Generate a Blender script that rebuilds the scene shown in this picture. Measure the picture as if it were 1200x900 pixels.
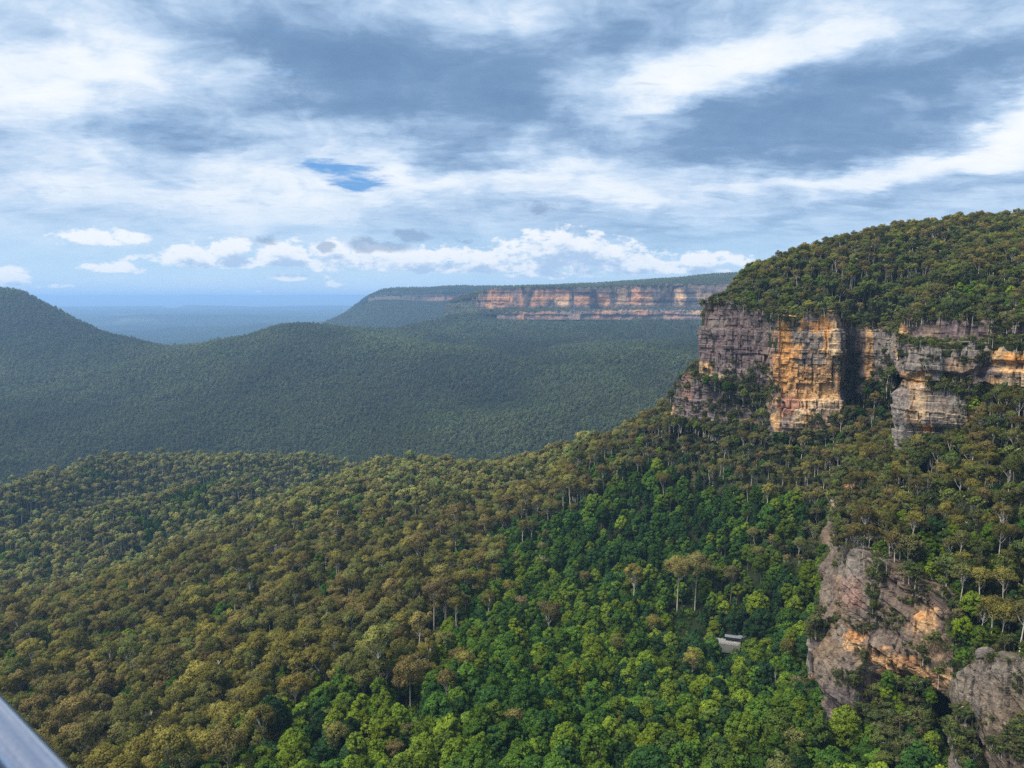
import bpy, bmesh, math, random
import numpy as np
from mathutils import Vector
from mathutils.bvhtree import BVHTree

S = bpy.context.scene
R = math.radians
for o in list(bpy.data.objects):
    bpy.data.objects.remove(o)

# ------------------------------------------------------------------ camera
FPX = 900.0                       # focal length in pixels of the 1200 x 900 frame
PITCH = math.atan(100.0 / 900.0)  # the horizon stands 100 px above the middle
CP, SP = math.cos(PITCH), math.sin(PITCH)
cam = bpy.data.cameras.new('camera')
cam.sensor_width = 36.0
cam.lens = 27.0
cam.clip_start = 0.05
cam.clip_end = 200000.0
cam.dof.use_dof = True
cam.dof.focus_distance = 420.0
cam.dof.aperture_fstop = 7.0
camo = bpy.data.objects.new('camera', cam)
S.collection.objects.link(camo)
camo.location = (0, 0, 0)
camo.rotation_euler = (math.pi / 2 - PITCH, 0, 0)
S.camera = camo

# ------------------------------------------------------------------ sun, sky
SUN_EL, SUN_AZ = 57.0, -108.0      # azimuth from the view direction, minus = from the left
sun = bpy.data.lights.new('sun', 'SUN')
sun.energy = 5.0
sun.angle = R(30.0)
sun.color = (1.0, 0.93, 0.82)
suno = bpy.data.objects.new('sun', sun)
S.collection.objects.link(suno)
sdir = Vector((math.sin(R(SUN_AZ)) * math.cos(R(SUN_EL)), math.cos(R(SUN_AZ)) * math.cos(R(SUN_EL)), math.sin(R(SUN_EL))))
suno.rotation_euler = sdir.to_track_quat('Z', 'Y').to_euler()

world = bpy.data.worlds.new('World')
S.world = world
world.use_nodes = True


class Nodes:
    """short hand for wiring a node tree"""
    def __init__(self, tree):
        self.t = tree
        self.n, self.l = tree.nodes, tree.links

    def add(self, kind, **kw):
        nd = self.n.new(kind)
        for k, v in kw.items():
            setattr(nd, k, v)
        return nd

    def put(self, sock, v):
        if isinstance(v, bpy.types.NodeSocket):
            self.l.new(v, sock)
        else:
            sock.default_value = v

    def math(self, op, a, b=0.0, c=0.0, clamp=False):
        nd = self.add('ShaderNodeMath', operation=op, use_clamp=clamp)
        for s, v in zip(nd.inputs, (a, b, c)):
            self.put(s, v)
        return nd.outputs[0]

    def vmath(self, op, a, b=(0, 0, 0)):
        nd = self.add('ShaderNodeVectorMath', operation=op)
        self.put(nd.inputs[0], a)
        self.put(nd.inputs[1], b)
        return nd.outputs[0]

    def mix(self, f, a, b, mode='MIX'):
        nd = self.add('ShaderNodeMix', data_type='RGBA', blend_type=mode)
        self.put(nd.inputs[0], f)
        self.put(nd.inputs[6], a)
        self.put(nd.inputs[7], b)
        return nd.outputs[2]

    def noise(self, vec, scale, detail=4.0, rough=0.55, dist=0.0, color=False):
        nd = self.add('ShaderNodeTexNoise')
        self.put(nd.inputs['Vector'], vec)
        nd.inputs['Scale'].default_value = scale
        nd.inputs['Detail'].default_value = detail
        nd.inputs['Roughness'].default_value = rough
        nd.inputs['Distortion'].default_value = dist
        return nd.outputs['Color' if color else 'Fac']

    def ramp(self, f, stops, interp='LINEAR'):
        nd = self.add('ShaderNodeValToRGB')
        cr = nd.color_ramp
        cr.interpolation = interp
        while len(cr.elements) > 1:
            cr.elements.remove(cr.elements[-1])
        cr.elements[0].position = stops[0][0]
        cr.elements[0].color = (*stops[0][1], 1)
        for p, c in stops[1:]:
            e = cr.elements.new(p)
            e.color = (*c, 1)
        self.put(nd.inputs[0], f)
        return nd.outputs[0]

    def step(self, v, lo, hi, a=0.0, b=1.0):
        nd = self.add('ShaderNodeMapRange', interpolation_type='SMOOTHSTEP')
        self.put(nd.inputs[0], v)
        for i, q in zip((1, 2, 3, 4), (lo, hi, a, b)):
            nd.inputs[i].default_value = q
        return nd.outputs[0]


def pix_dir(px, py):
    u, v = (px - 600) / FPX, (450 - py) / FPX
    return u, CP + v * SP, v * CP - SP


def az_el(px, py):
    x, y, z = pix_dir(px, py)
    return math.degrees(math.atan2(x, y)), math.degrees(math.atan2(z, math.hypot(x, y)))


def build_sky():
    W = Nodes(world.node_tree)
    W.n.clear()
    out = W.add('ShaderNodeOutputWorld')
    bg = W.add('ShaderNodeBackground')
    bg.inputs['Strength'].default_value = 0.078
    W.l.new(bg.outputs[0], out.inputs[0])
    nishita = W.add('ShaderNodeTexSky', sky_type='NISHITA')
    nishita.sun_disc = False
    nishita.sun_elevation = R(SUN_EL)
    nishita.sun_rotation = R(SUN_AZ)
    nishita.altitude = 900
    nishita.ozone_density = 2.0
    tc = W.add('ShaderNodeTexCoord')
    sep = W.add('ShaderNodeSeparateXYZ')
    W.l.new(tc.outputs['Generated'], sep.inputs[0])
    x, y, z = sep.outputs
    deg = 180 / math.pi
    az = W.math('MULTIPLY', W.math('ARCTAN2', x, y), deg)
    el = W.math('MULTIPLY', W.math('ARCSINE', z), deg)
    comb = W.add('ShaderNodeCombineXYZ')
    W.put(comb.inputs[0], az)
    W.put(comb.inputs[1], el)
    ae = comb.outputs[0]
    # the cloud deck is a level sheet: directions meet it at (x, y) / z
    zz = W.math('ADD', W.math('MAXIMUM', z, 0.0), 0.15)
    deck = W.add('ShaderNodeCombineXYZ')
    W.put(deck.inputs[0], W.math('DIVIDE', x, zz))
    W.put(deck.inputs[1], W.math('DIVIDE', y, zz))
    dk = deck.outputs[0]
    dk_st = W.add('ShaderNodeMapping')
    W.l.new(dk, dk_st.inputs[0])
    dk_st.inputs['Rotation'].default_value = (0, 0, R(-12))
    dk_st.inputs['Scale'].default_value = (1.0, 1.35, 1.0)
    # wind-torn edges
    wob = W.vmath('SUBTRACT', W.noise(dk_st.outputs[0], 1.1, 6, 0.62, color=True), (0.5, 0.5, 0.5))
    wob_v = W.vmath('MULTIPLY', wob, (22.0, 9.0, 0.0))
    aew = W.vmath('ADD', ae, wob_v)

    def blob(cx, cy, rx, ry, rot, vec):
        a, e = az_el(cx, cy)
        mp = W.add('ShaderNodeMapping', vector_type='TEXTURE')
        W.put(mp.inputs[0], vec)
        mp.inputs['Location'].default_value = (a, e, 0)
        mp.inputs['Rotation'].default_value = (0, 0, R(rot))
        k = 66.0 / 1200
        mp.inputs['Scale'].default_value = (rx * k * 1.5, ry * k * 1.5, 1)
        g = W.add('ShaderNodeTexGradient', gradient_type='SPHERICAL')
        W.l.new(mp.outputs[0], g.inputs[0])
        return g.outputs['Fac']

    # heavy (dark) and thin (bright) stretches of the deck
    total = None
    for cx, cy, rx, ry, rot, amp in SKY_BLOBS:
        b = W.math('MULTIPLY', blob(cx, cy, rx, ry, rot, aew), amp)
        total = b if total is None else W.math('ADD', total, b)
    n1 = W.noise(dk_st.outputs[0], 0.7, 8, 0.58, 1.0)
    n2 = W.noise(dk_st.outputs[0], 2.6, 9, 0.62, 1.3)
    tex = W.math('ADD', W.math('MULTIPLY', W.math('SUBTRACT', n1, 0.5), 1.0),
                 W.math('MULTIPLY', W.math('SUBTRACT', n2, 0.5), 1.0))
    n4 = W.noise(W.vmath('MULTIPLY', W.vmath('ADD', ae, W.vmath('MULTIPLY', wob, (10.0, 6.0, 0.0))), (0.07, 0.13, 1.0)), 1.0, 8, 0.55, 0.6)
    tex = W.math('ADD', W.math('MULTIPLY', tex, 0.62), W.math('MULTIPLY', W.math('SUBTRACT', n4, 0.5), 1.25))
    n5 = W.noise(W.vmath('MULTIPLY', W.vmath('ADD', ae, W.vmath('MULTIPLY', wob, (5.0, 4.0, 0.0))), (0.22, 0.42, 1.0)), 1.0, 8, 0.6, 0.8)
    tex = W.math('ADD', tex, W.math('MULTIPLY', W.math('SUBTRACT', n5, 0.5), 0.95))
    n3 = W.noise(W.vmath('MULTIPLY', dk_st.outputs[0], (0.8, 1.15, 1.0)), 9.0, 6, 0.6, 1.0)
    tex = W.math('ADD', tex, W.math('MULTIPLY', W.math('SUBTRACT', n3, 0.5), 0.3))
    b = W.math('ADD', W.math('ADD', W.math('MULTIPLY', total, 1.2), 0.60), tex)
    b = W.math('MULTIPLY_ADD', W.math('TANH', W.math('MULTIPLY', W.math('SUBTRACT', b, 0.5), 1.45)), 0.5, 0.5)
    # a smooth pale veil takes over towards the horizon
    veil = W.step(el, 7.5, 2.0)
    cloud = W.ramp(b, [(0.0, (0.135, 0.245, 0.43)), (0.22, (0.20, 0.325, 0.52)), (0.45, (0.36, 0.51, 0.72)),
                       (0.65, (0.54, 0.68, 0.86)), (0.82, (0.80, 0.87, 0.95)), (1.0, (1.0, 1.0, 1.0))])
    veil_c = W.ramp(W.step(el, 0.0, 8.0), [(0.0, (0.56, 0.76, 0.92)), (0.4, (0.46, 0.68, 0.88)), (1.0, (0.42, 0.61, 0.84))])
    streak = W.math('MULTIPLY', W.math('SUBTRACT', W.noise(W.vmath('MULTIPLY', ae, (0.05, 0.7, 1.0)), 1.0, 5, 0.6), 0.42), 2.2, clamp=True)
    veil_c = W.mix(streak, veil_c, (0.56, 0.72, 0.88, 1))
    col = W.mix(W.math('MULTIPLY', veil, 0.85), cloud, veil_c)
    # holes through which the clear sky shows
    hole = None
    for cx, cy, rx, ry, rot in ((418, 205, 44, 12, -6), (395, 192, 40, 8, 6), (408, 216, 22, 6, 0)):
        h = blob(cx, cy, rx, ry, rot, W.vmath('ADD', ae, W.vmath('MULTIPLY', wob, (9, 5, 0))))
        hole = h if hole is None else W.math('ADD', hole, h)
    hf = W.math('MULTIPLY', 0.9, W.step(W.math('ADD', hole, W.math('ADD', W.math('MULTIPLY', W.math('SUBTRACT', n2, 0.5), 1.5), W.math('MULTIPLY', W.math('SUBTRACT', n3, 0.5), 1.3))), 0.12, 1.05))
    clear = W.vmath('MULTIPLY', nishita.outputs[0], (0.10, 0.10, 0.10))
    clear = W.mix(0.72, clear, (0.03, 0.30, 0.76, 1))
    col = W.mix(hf, col, clear)
    # small heaped clouds floating low over the ranges: flat feet, knobbly heads, brightest on the side towards the sun
    def heaps(vec):
        sp = W.add('ShaderNodeSeparateXYZ')
        W.l.new(vec, sp.inputs[0])
        cum = W.noise(W.vmath('MULTIPLY', vec, (0.55, 1.0, 1.0)), 1.15, 10, 0.62)
        c2 = W.math('SUBTRACT', cum, 0.5)
        heap = None
        for cx, cy, rx, ry, am in CUMULUS:
            h = W.math('MULTIPLY', blob(cx, cy, rx, ry, 0, vec), am)
            a, foot = az_el(cx, cy + ry * 0.62)
            h = W.math('MULTIPLY', h, W.step(sp.outputs[1], foot - 0.15, foot + 0.3))
            heap = h if heap is None else W.math('MAXIMUM', heap, h)
        return W.math('ADD', heap, W.math('MULTIPLY', c2, W.math('MULTIPLY', W.step(heap, 0.0, 0.15), 3.2))), c2
    f, cum2 = heaps(ae)
    f2, _c = heaps(W.vmath('ADD', ae, (-0.3, 0.85, 0.0)))
    puff = W.step(f, 0.14, 0.60)
    lit = W.step(f2, 0.05, 1.15)
    puff_c = W.ramp(lit, [(0.0, (0.95, 0.96, 0.98)), (0.4, (0.84, 0.89, 0.95)), (0.7, (0.62, 0.73, 0.87)), (1.0, (0.44, 0.58, 0.79))])
    col = W.mix(W.math('MULTIPLY', puff, 0.9), col, puff_c)
    # and a few grey scraps in front of them
    scrap = None
    for cx, cy, rx, ry, am in SCRAPS:
        h = W.math('MULTIPLY', blob(cx, cy, rx, ry, 0, ae), am)
        scrap = h if scrap is None else W.math('MAXIMUM', scrap, h)
    sf = W.step(W.math('ADD', scrap, W.math('MULTIPLY', cum2, W.math('MULTIPLY', W.step(scrap, 0.0, 0.1), 1.8))), 0.2, 0.6)
    col = W.mix(W.math('MULTIPLY', sf, 0.62), col, (0.22, 0.33, 0.51, 1))
    # below the horizon, behind and beside the camera: wooded land
    col = W.mix(W.step(el, -0.3, -2.5), col, (0.045, 0.055, 0.036, 1))
    W.put(bg.inputs['Color'], W.vmath('MULTIPLY', col, (10.0, 10.0, 10.0)))


#           x     y    rx   ry  rot   amount
SKY_BLOBS = [
    (420, 80, 190, 75, -8, -0.55), (560, 115, 190, 60, -3, -0.45), (330, 25, 130, 40, -20, -0.30), (700, 35, 200, 40, 0, -0.30),
    (940, 130, 210, 48, 10, -0.62), (1120, 70, 150, 50, 18, -0.30), (540, 178, 60, 18, 0, -0.42), (205, 165, 55, 22, 0, -0.42),
    (60, 25, 60, 18, -20, -0.30), (830, 262, 180, 14, 3, -0.38), (1150, 215, 120, 14, 5, -0.28), (700, 240, 90, 12, 0, -0.2),
    (90, 150, 60, 20, -10, -0.25), (230, 215, 80, 14, 4, -0.2), (640, 150, 60, 14, 0, -0.15),
    (130, 62, 110, 48, -18, 0.45), (30, 100, 70, 50, -20, 0.42), (285, 88, 45, 34, -40, 0.38), (60, 40, 60, 40, 0, 0.2),
    (410, 225, 190, 48, 3, 0.42), (520, 185, 140, 30, -3, 0.25), (770, 95, 150, 40, 10, 0.50), (560, 22, 60, 28, 20, 0.35), (870, 60, 130, 30, 8, 0.25),
    (1165, 140, 90, 24, 22, 0.52), (1050, 185, 110, 22, 8, 0.45), (720, 212, 130, 26, 0, 0.40), (700, 182, 100, 16, 5, 0.3),
    (960, 20, 160, 30, 5, 0.28), (1150, 20, 90, 25, 10, 0.25), (900, 205, 120, 16, 5, 0.25), (150, 230, 140, 24, 0, 0.15)]
CUMULUS = [(330, 309, 150, 11, 0.95), (560, 314, 190, 12, 1.0), (760, 316, 130, 11, 1.0), (600, 292, 40, 14, 0.8), (700, 296, 50, 18, 1.1), (520, 298, 40, 12, 1.1), (118, 281, 42, 13, 1.15), (10, 318, 16, 7, 1.2), (12, 330, 18, 9, 1.2), (65, 337, 16, 4, 1.0), (140, 316, 34, 8, 0.95), (225, 303, 36, 17, 1.2),
           (268, 293, 34, 13, 1.2), (335, 295, 44, 15, 1.2), (405, 300, 28, 20, 1.1), (470, 306, 70, 17, 1.2), (560, 306, 60, 13, 1.15), (655, 297, 62, 28, 1.3),
           (735, 306, 60, 16, 1.15), (820, 308, 60, 12, 1.1), (640, 322, 60, 9, 0.9), (350, 326, 30, 6, 1.0), (395, 334, 14, 5, 1.0), (300, 343, 9, 3, 1.0)]
SCRAPS = [(425, 287, 24, 11, 1.0), (482, 276, 28, 9, 1.0), (312, 282, 18, 8, 0.75), (460, 290, 30, 8, 0.8), (382, 290, 12, 7, 0.8), (636, 244, 22, 10, 0.95), (545, 283, 30, 6, 0.5)]
build_sky()
world.cycles.sampling_method = 'MANUAL'
world.cycles.sample_map_resolution = 512

S.view_settings.view_transform = 'Standard'
S.view_settings.look = 'None'
S.view_settings.gamma = 1.0
S.view_settings.use_curve_mapping = False
S.view_settings.exposure = 0.45
S.render.engine = 'CYCLES'
S.cycles.max_bounces = 6
S.cycles.diffuse_bounces = 4
S.cycles.glossy_bounces = 2
S.cycles.transmission_bounces = 2
S.cycles.volume_bounces = 1
S.cycles.use_adaptive_sampling = True
S.cycles.adaptive_threshold = 0.01
S.cycles.use_denoising = False
S.cycles.denoiser = 'OPENIMAGEDENOISE'
S.cycles.denoising_input_passes = 'RGB_ALBEDO_NORMAL'


# ------------------------------------------------------------------ small helpers
def tag(o, label=None, cat=None, group=None, kind=None):
    if label:
        o['label'] = label
    if cat:
        o['category'] = cat
    if group:
        o['group'] = group
    if kind:
        o['kind'] = kind
    return o


def link(o, parent=None):
    S.collection.objects.link(o)
    if parent is not None:
        o.parent = parent
    return o


def make_mesh(name, verts, faces, mats=(), smooth=False):
    """verts (n,3) array, faces (m,k) array or list"""
    me = bpy.data.meshes.new(name)
    verts = np.asarray(verts, np.float32)
    if isinstance(faces, np.ndarray) and len(faces):
        k = faces.shape[1]
        me.vertices.add(len(verts))
        me.vertices.foreach_set('co', verts.ravel())
        me.loops.add(faces.size)
        me.loops.foreach_set('vertex_index', faces.astype(np.int32).ravel())
        me.polygons.add(len(faces))
        me.polygons.foreach_set('loop_start', np.arange(0, faces.size, k, dtype=np.int32))
        me.polygons.foreach_set('use_smooth', np.full(len(faces), smooth))
        me.update(calc_edges=True)
        me.validate()
    else:
        me.from_pydata([tuple(v) for v in verts], [], [tuple(f) for f in faces])
        me.update()
    for m in mats:
        me.materials.append(m)
    return me


def P(px, py, Y):
    """the point at depth Y (metres ahead) seen at that pixel"""
    x, y, z = pix_dir(px, py)
    return np.array([x / y * Y, Y, z / y * Y])


def project(p):
    """points (n,3) -> pixels"""
    p = np.asarray(p, float)
    f = p[:, 1] * CP - p[:, 2] * SP
    f = np.maximum(f, 1e-3)
    u = p[:, 0] / f
    v = (p[:, 1] * SP + p[:, 2] * CP) / f
    return 600 + u * FPX, 450 - v * FPX


def smooth01(x, a, b):
    t = np.clip((x - a) / (b - a), 0, 1)
    return t * t * (3 - 2 * t)


def hash2(i, j, seed):
    n = (i.astype(np.int64) * 374761393 + j.astype(np.int64) * 668265263 + seed * 1274126177) & 0x7fffffff
    n = ((n ^ (n >> 13)) * 1274126177) & 0x7fffffff
    n = ((n ^ (n >> 16)) * 974634777) & 0x7fffffff
    return ((n ^ (n >> 15)) & 0xffff) / 65535.0


def vnoise(x, y, seed=0):
    x = np.asarray(x, float)
    y = np.asarray(y, float)
    i, j = np.floor(x), np.floor(y)
    fx, fy = x - i, y - j
    fx = fx * fx * (3 - 2 * fx)
    fy = fy * fy * (3 - 2 * fy)
    a, b = hash2(i, j, seed), hash2(i + 1, j, seed)
    c, d = hash2(i, j + 1, seed), hash2(i + 1, j + 1, seed)
    return (a * (1 - fx) + b * fx) * (1 - fy) + (c * (1 - fx) + d * fx) * fy


def fbm(x, y, seed=0, octv=4, gain=0.5):
    s, amp, tot = 0.0, 1.0, 0.0
    for k in range(octv):
        s = s + amp * (vnoise(x, y, seed + 17 * k) - 0.5)
        tot += amp
        amp *= gain
        x, y = np.asarray(x) * 2.03 + 5.1, np.asarray(y) * 2.03 + 9.7
    return s / tot * 2          # about -1 .. 1


class Spline:
    """thin-plate surface through scattered controls, in (x / y, ln y): returns height / depth"""
    def __init__(self, ctrl, canopy=0.0, lam=1e-4):
        a, L, t = [], [], []
        for px, py, Y in ctrl:
            p = P(px, py, Y)
            a.append(p[0] / Y)
            L.append(math.log(Y))
            t.append((p[2] - canopy) / Y)
        self.q = np.array([a, L]).T
        n = len(a)
        d = np.linalg.norm(self.q[:, None] - self.q[None], axis=2)
        K = self.U(d) + lam * np.eye(n)
        Pm = np.c_[np.ones(n), self.q]
        A = np.zeros((n + 3, n + 3))
        A[:n, :n] = K
        A[:n, n:] = Pm
        A[n:, :n] = Pm.T
        self.w = np.linalg.solve(A, np.r_[t, 0, 0, 0])

    @staticmethod
    def U(d):
        return np.where(d > 1e-9, d * d * np.log(np.maximum(d, 1e-9)), 0.0)

    def __call__(self, X, Y):
        X = np.asarray(X, float)
        Y = np.asarray(Y, float)
        q = np.c_[(X / Y).ravel(), np.log(Y).ravel()]
        out = np.empty(len(q))
        for s in range(0, len(q), 40000):
            c = q[s:s + 40000]
            d = np.linalg.norm(c[:, None] - self.q[None], axis=2)
            out[s:s + 40000] = self.U(d) @ self.w[:-3] + self.w[-3] + c @ self.w[-2:]
        return out.reshape(X.shape) * Y


# ------------------------------------------------------------------ the lie of the land (pixel, pixel, metres ahead)
GROUND = [
    # close under the camera
    (600, 2600, 50), (0, 2600, 50), (1200, 2600, 50), (600, 1500, 110), (-300, 1400, 120), (1500, 1500, 110),
    # near valley floor
    (-150, 900, 320), (100, 905, 300), (300, 900, 275), (450, 900, 262), (600, 900, 255), (750, 900, 258), (900, 905, 262), (1010, 905, 262),
    (1110, 905, 258), (1250, 980, 240), (0, 800, 430), (-150, 800, 450), (200, 800, 390), (400, 800, 345), (600, 800, 325), (800, 800, 340), (905, 800, 345),
    (960, 840, 290), (0, 740, 560), (150, 740, 500), (300, 720, 470), (450, 720, 430), (600, 720, 425), (740, 725, 430), (850, 725, 440),
    (950, 710, 400), (950, 640, 440), (600, 650, 555), (700, 600, 590), (800, 640, 530), (880, 640, 480), (600, 600, 680), (500, 620, 660),
    (800, 560, 590), (870, 520, 570), (940, 515, 548), (960, 570, 490), (1000, 530, 510), (1030, 455, 560),
    # crest of the near spur
    (785, 492, 650), (740, 498, 720), (700, 514, 800), (640, 541, 900), (560, 549, 1000), (480, 543, 1060), (415, 558, 1010), (330, 588, 900), (250, 622, 820),
    (130, 684, 690), (60, 715, 620),
    # behind it
    (760, 540, 1000), (640, 590, 1300), (520, 590, 1400), (420, 600, 1250), (300, 610, 1050), (180, 655, 900), (60, 690, 800), (-150, 690, 800),
    # the second ridge
    (0, 592, 1110), (20, 577, 1150), (53, 555, 1250), (103, 541, 1370), (133, 538, 1420), (210, 538, 1440), (290, 538, 1440), (350, 539, 1440), (385, 540, 1420), (401, 553, 1390), (-150, 640, 1100),
    (103, 556, 1520), (210, 556, 1580), (290, 556, 1580), (360, 558, 1580), (30, 592, 1300),
    (0, 645, 950), (55, 618, 980), (125, 598, 1040), (215, 570, 1120), (290, 569, 1120), (125, 628, 1140), (215, 606, 1230), (290, 602, 1230), (55, 645, 1060), (125, 590, 1270), (215, 566, 1340), (290, 563, 1340),
    # creek behind
    (0, 660, 1350), (-150, 660, 1400), (150, 620, 1750), (300, 590, 1850), (450, 580, 1800), (600, 575, 1750), (760, 570, 1700),
    # far side of the valley
    (0, 570, 1800), (-150, 570, 1900), (200, 540, 2150), (410, 552, 1950), (600, 530, 1950), (760, 500, 2050), (100, 500, 2500), (0, 490, 2500), (300, 490, 2450),
    (100, 450, 2950), (200, 445, 2900), (0, 430, 3200), (100, 402, 3500), (50, 356, 4000), (33, 345, 4050), (18, 340.5, 4080), (0, 340, 4100), (-60, 339, 4200), (-200, 345, 4200), (83, 373, 3950),
    (130, 392, 3850), (165, 400, 3800), (0, 375, 3700), (-150, 440, 3200), (20, 350, 4450), (50, 368, 4350), (83, 386, 4300), (130, 402, 4200), (165, 408, 4150), (-60, 346, 4600),
    (195, 407, 3800), (225, 409, 3800), (260, 405, 3750), (300, 392, 3650), (330, 380, 3600), (365, 381, 3620), (400, 385, 3700), (440, 387, 3800), (330, 425, 3000),
    (430, 440, 2750), (520, 432, 2750), (600, 440, 2700), (700, 432, 2650), (780, 432, 2600), (600, 462, 2500), (720, 470, 2300), (600, 400, 3500), (500, 402, 3500), (500, 384, 4100),
    (540, 371, 4450), (600, 378, 4350), (700, 378, 4300), (800, 378, 4250), (900, 378, 4200), (700, 402, 3400), (800, 410, 3200), (1100, 400, 3600), (1100, 500, 1900), (1000, 520, 1500), (1300, 400, 3600),
    # behind the far crest: the great valley
    (0, 380, 5200), (-200, 380, 5200), (100, 400, 5000), (225, 430, 4800), (330, 420, 4600), (420, 405, 4700), (500, 400, 5000), (100, 405, 7000), (225, 403, 7500), (330, 400, 7600),
    (385, 380, 6600), (410, 365, 6950), (440, 351, 7010), (470, 351, 6930), (500, 353, 6910), (530, 354, 6860), (570, 358, 6900), (640, 358, 6900), (440, 372, 6300), (500, 372, 6100), (370, 395, 6300), (700, 380, 7000), (900, 370, 7000), (225, 386, 11000), (100, 386, 11000), (350, 384, 11000),
    (0, 384, 11000), (600, 370, 11000), (225, 371, 16000), (60, 371, 16000), (350, 371, 16000), (600, 368, 16000), (1000, 368, 16000), (-300, 372, 16000),
    (0, 362, 22000), (300, 362, 22000), (600, 362, 22000), (1000, 362, 22000), (600, 357, 45000), (100, 357, 45000), (-300, 357, 45000), (1200, 357, 45000), (1500, 370, 9000), (-400, 390, 7000)]
_g = Spline(GROUND, canopy=13.0)


def ground_z(X, Y):
    X = np.asarray(X, float)
    Y = np.asarray(Y, float)
    z = _g(X, Y)
    near = smooth01(Y, 120, 500)
    z = z + near * (1 - smooth01(Y, 6000, 9000)) * (5.0 * fbm(X / 130, Y / 130, 3, 3) + smooth01(Y, 1500, 2400) * (95.0 * (0.45 - np.abs(fbm(X / 900 + 3.3 + 0.0003 * Y, Y / 1500, 5, 4))) + 16.0 * fbm(X / 300, Y / 400, 6, 3)) * (1 - 0.85 * smooth01(Y, 3000, 3500)))
    # flat-topped ranges on the skyline
    a = X / Y
    apx = 600 + a * FPX * CP
    far = smooth01(Y, 23500, 24500)
    prof = 0.0010 + 0.0026 * fbm(apx / 75.0, Y * 0 + 2.5, 31, 4) + 0.0012 * smooth01(np.sin(apx / 37.0 + 1.0), 0.2, 0.6) - 0.003 * smooth01(np.abs(apx - 208), 14, 3)
    z = z + far * np.maximum((0.0105 + prof - 0.0078) * Y, 0) * (1 - smooth01(Y, 30000, 45000) * 0.6)
    mid = smooth01(Y, 10000, 11500) * (1 - smooth01(Y, 14000, 17000))
    z = z + mid * 260 * np.maximum(fbm(X / 3200, Y / 2200, 41, 4), -0.1)
    return z


# ------------------------------------------------------------------ materials
def new_mat(name):
    m = bpy.data.materials.new(name)
    m.use_nodes = True
    N = Nodes(m.node_tree)
    N.n.clear()
    out = N.add('ShaderNodeOutputMaterial')
    return m, N, out


def mat_leaves():
    m, N, out = new_mat('leaves')
    at = N.add('ShaderNodeAttribute', attribute_type='INSTANCER', attribute_name='tint')
    lv = N.add('ShaderNodeAttribute', attribute_type='GEOMETRY', attribute_name='leafv')
    oi = N.add('ShaderNodeObjectInfo')
    f = N.math('MULTIPLY_ADD', lv.outputs['Fac'], 0.9, 0.55)
    col = N.vmath('MULTIPLY', at.outputs['Vector'], N.vmath('MULTIPLY', (1, 1, 1), f))
    sc = N.add('ShaderNodeVectorMath', operation='SCALE')
    N.put(sc.inputs[0], at.outputs['Vector'])
    N.put(sc.inputs[3], f)
    # new growth is yellower
    ny = N.step(lv.outputs['Fac'], 0.75, 1.0)
    col = N.mix(N.math('MULTIPLY', ny, 0.35), sc.outputs[0], N.vmath('MULTIPLY', sc.outputs[0], (1.35, 1.2, 0.75)))
    d = N.add('ShaderNodeBsdfDiffuse')
    N.put(d.inputs[0], col)
    t = N.add('ShaderNodeBsdfTranslucent')
    N.put(t.inputs[0], N.vmath('MULTIPLY', col, (1.0, 1.15, 0.6)))
    mx = N.add('ShaderNodeMixShader')
    mx.inputs[0].default_value = 0.38
    N.l.new(d.outputs[0], mx.inputs[1])
    N.l.new(t.outputs[0], mx.inputs[2])
    N.l.new(mx.outputs[0], out.inputs[0])
    return m


def mat_bark(name, c1, c2):
    m, N, out = new_mat(name)
    tc = N.add('ShaderNodeTexCoord')
    n = N.noise(N.vmath('MULTIPLY', tc.outputs['Object'], (1.5, 1.5, 0.35)), 1.0, 4, 0.6)
    col = N.ramp(n, [(0.35, c2), (0.6, c1)])
    d = N.add('ShaderNodeBsdfDiffuse')
    N.put(d.inputs[0], col)
    N.l.new(d.outputs[0], out.inputs[0])
    return m


def mat_ground():
    m, N, out = new_mat('forest_floor')
    geo = N.add('ShaderNodeNewGeometry')
    p = geo.outputs['Position']
    n = N.noise(p, 0.004, 6, 0.6)
    n2 = N.noise(p, 0.11, 3, 0.6)
    n3 = N.noise(p, 0.028, 5, 0.7)
    col = N.ramp(n, [(0.3, (0.014, 0.020, 0.009)), (0.55, (0.026, 0.030, 0.014)), (0.75, (0.040, 0.038, 0.021))])
    # far country: woods and paler clearings
    sep = N.add('ShaderNodeSeparateXYZ')
    N.l.new(p, sep.inputs[0])
    fardist = N.step(sep.outputs[1], 4800, 6500)
    big = N.noise(p, 0.0006, 6, 0.62)
    fcol = N.ramp(big, [(0.35, (0.014, 0.026, 0.022)), (0.6, (0.028, 0.042, 0.030)), (0.74, (0.08, 0.09, 0.06))])
    col = N.mix(fardist, col, fcol)
    col = N.mix(0.5, col, N.ramp(n2, [(0.3, (0.4, 0.4, 0.4)), (0.7, (1.5, 1.5, 1.5))]), 'MULTIPLY')
    col = N.mix(N.math('MULTIPLY', fardist, 0.8), col, N.ramp(n3, [(0.35, (0.35, 0.35, 0.4)), (0.65, (1.7, 1.7, 1.6))]), 'MULTIPLY')
    d = N.add('ShaderNodeBsdfDiffuse')
    N.put(d.inputs[0], col)
    N.l.new(d.outputs[0], out.inputs[0])
    return m


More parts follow.
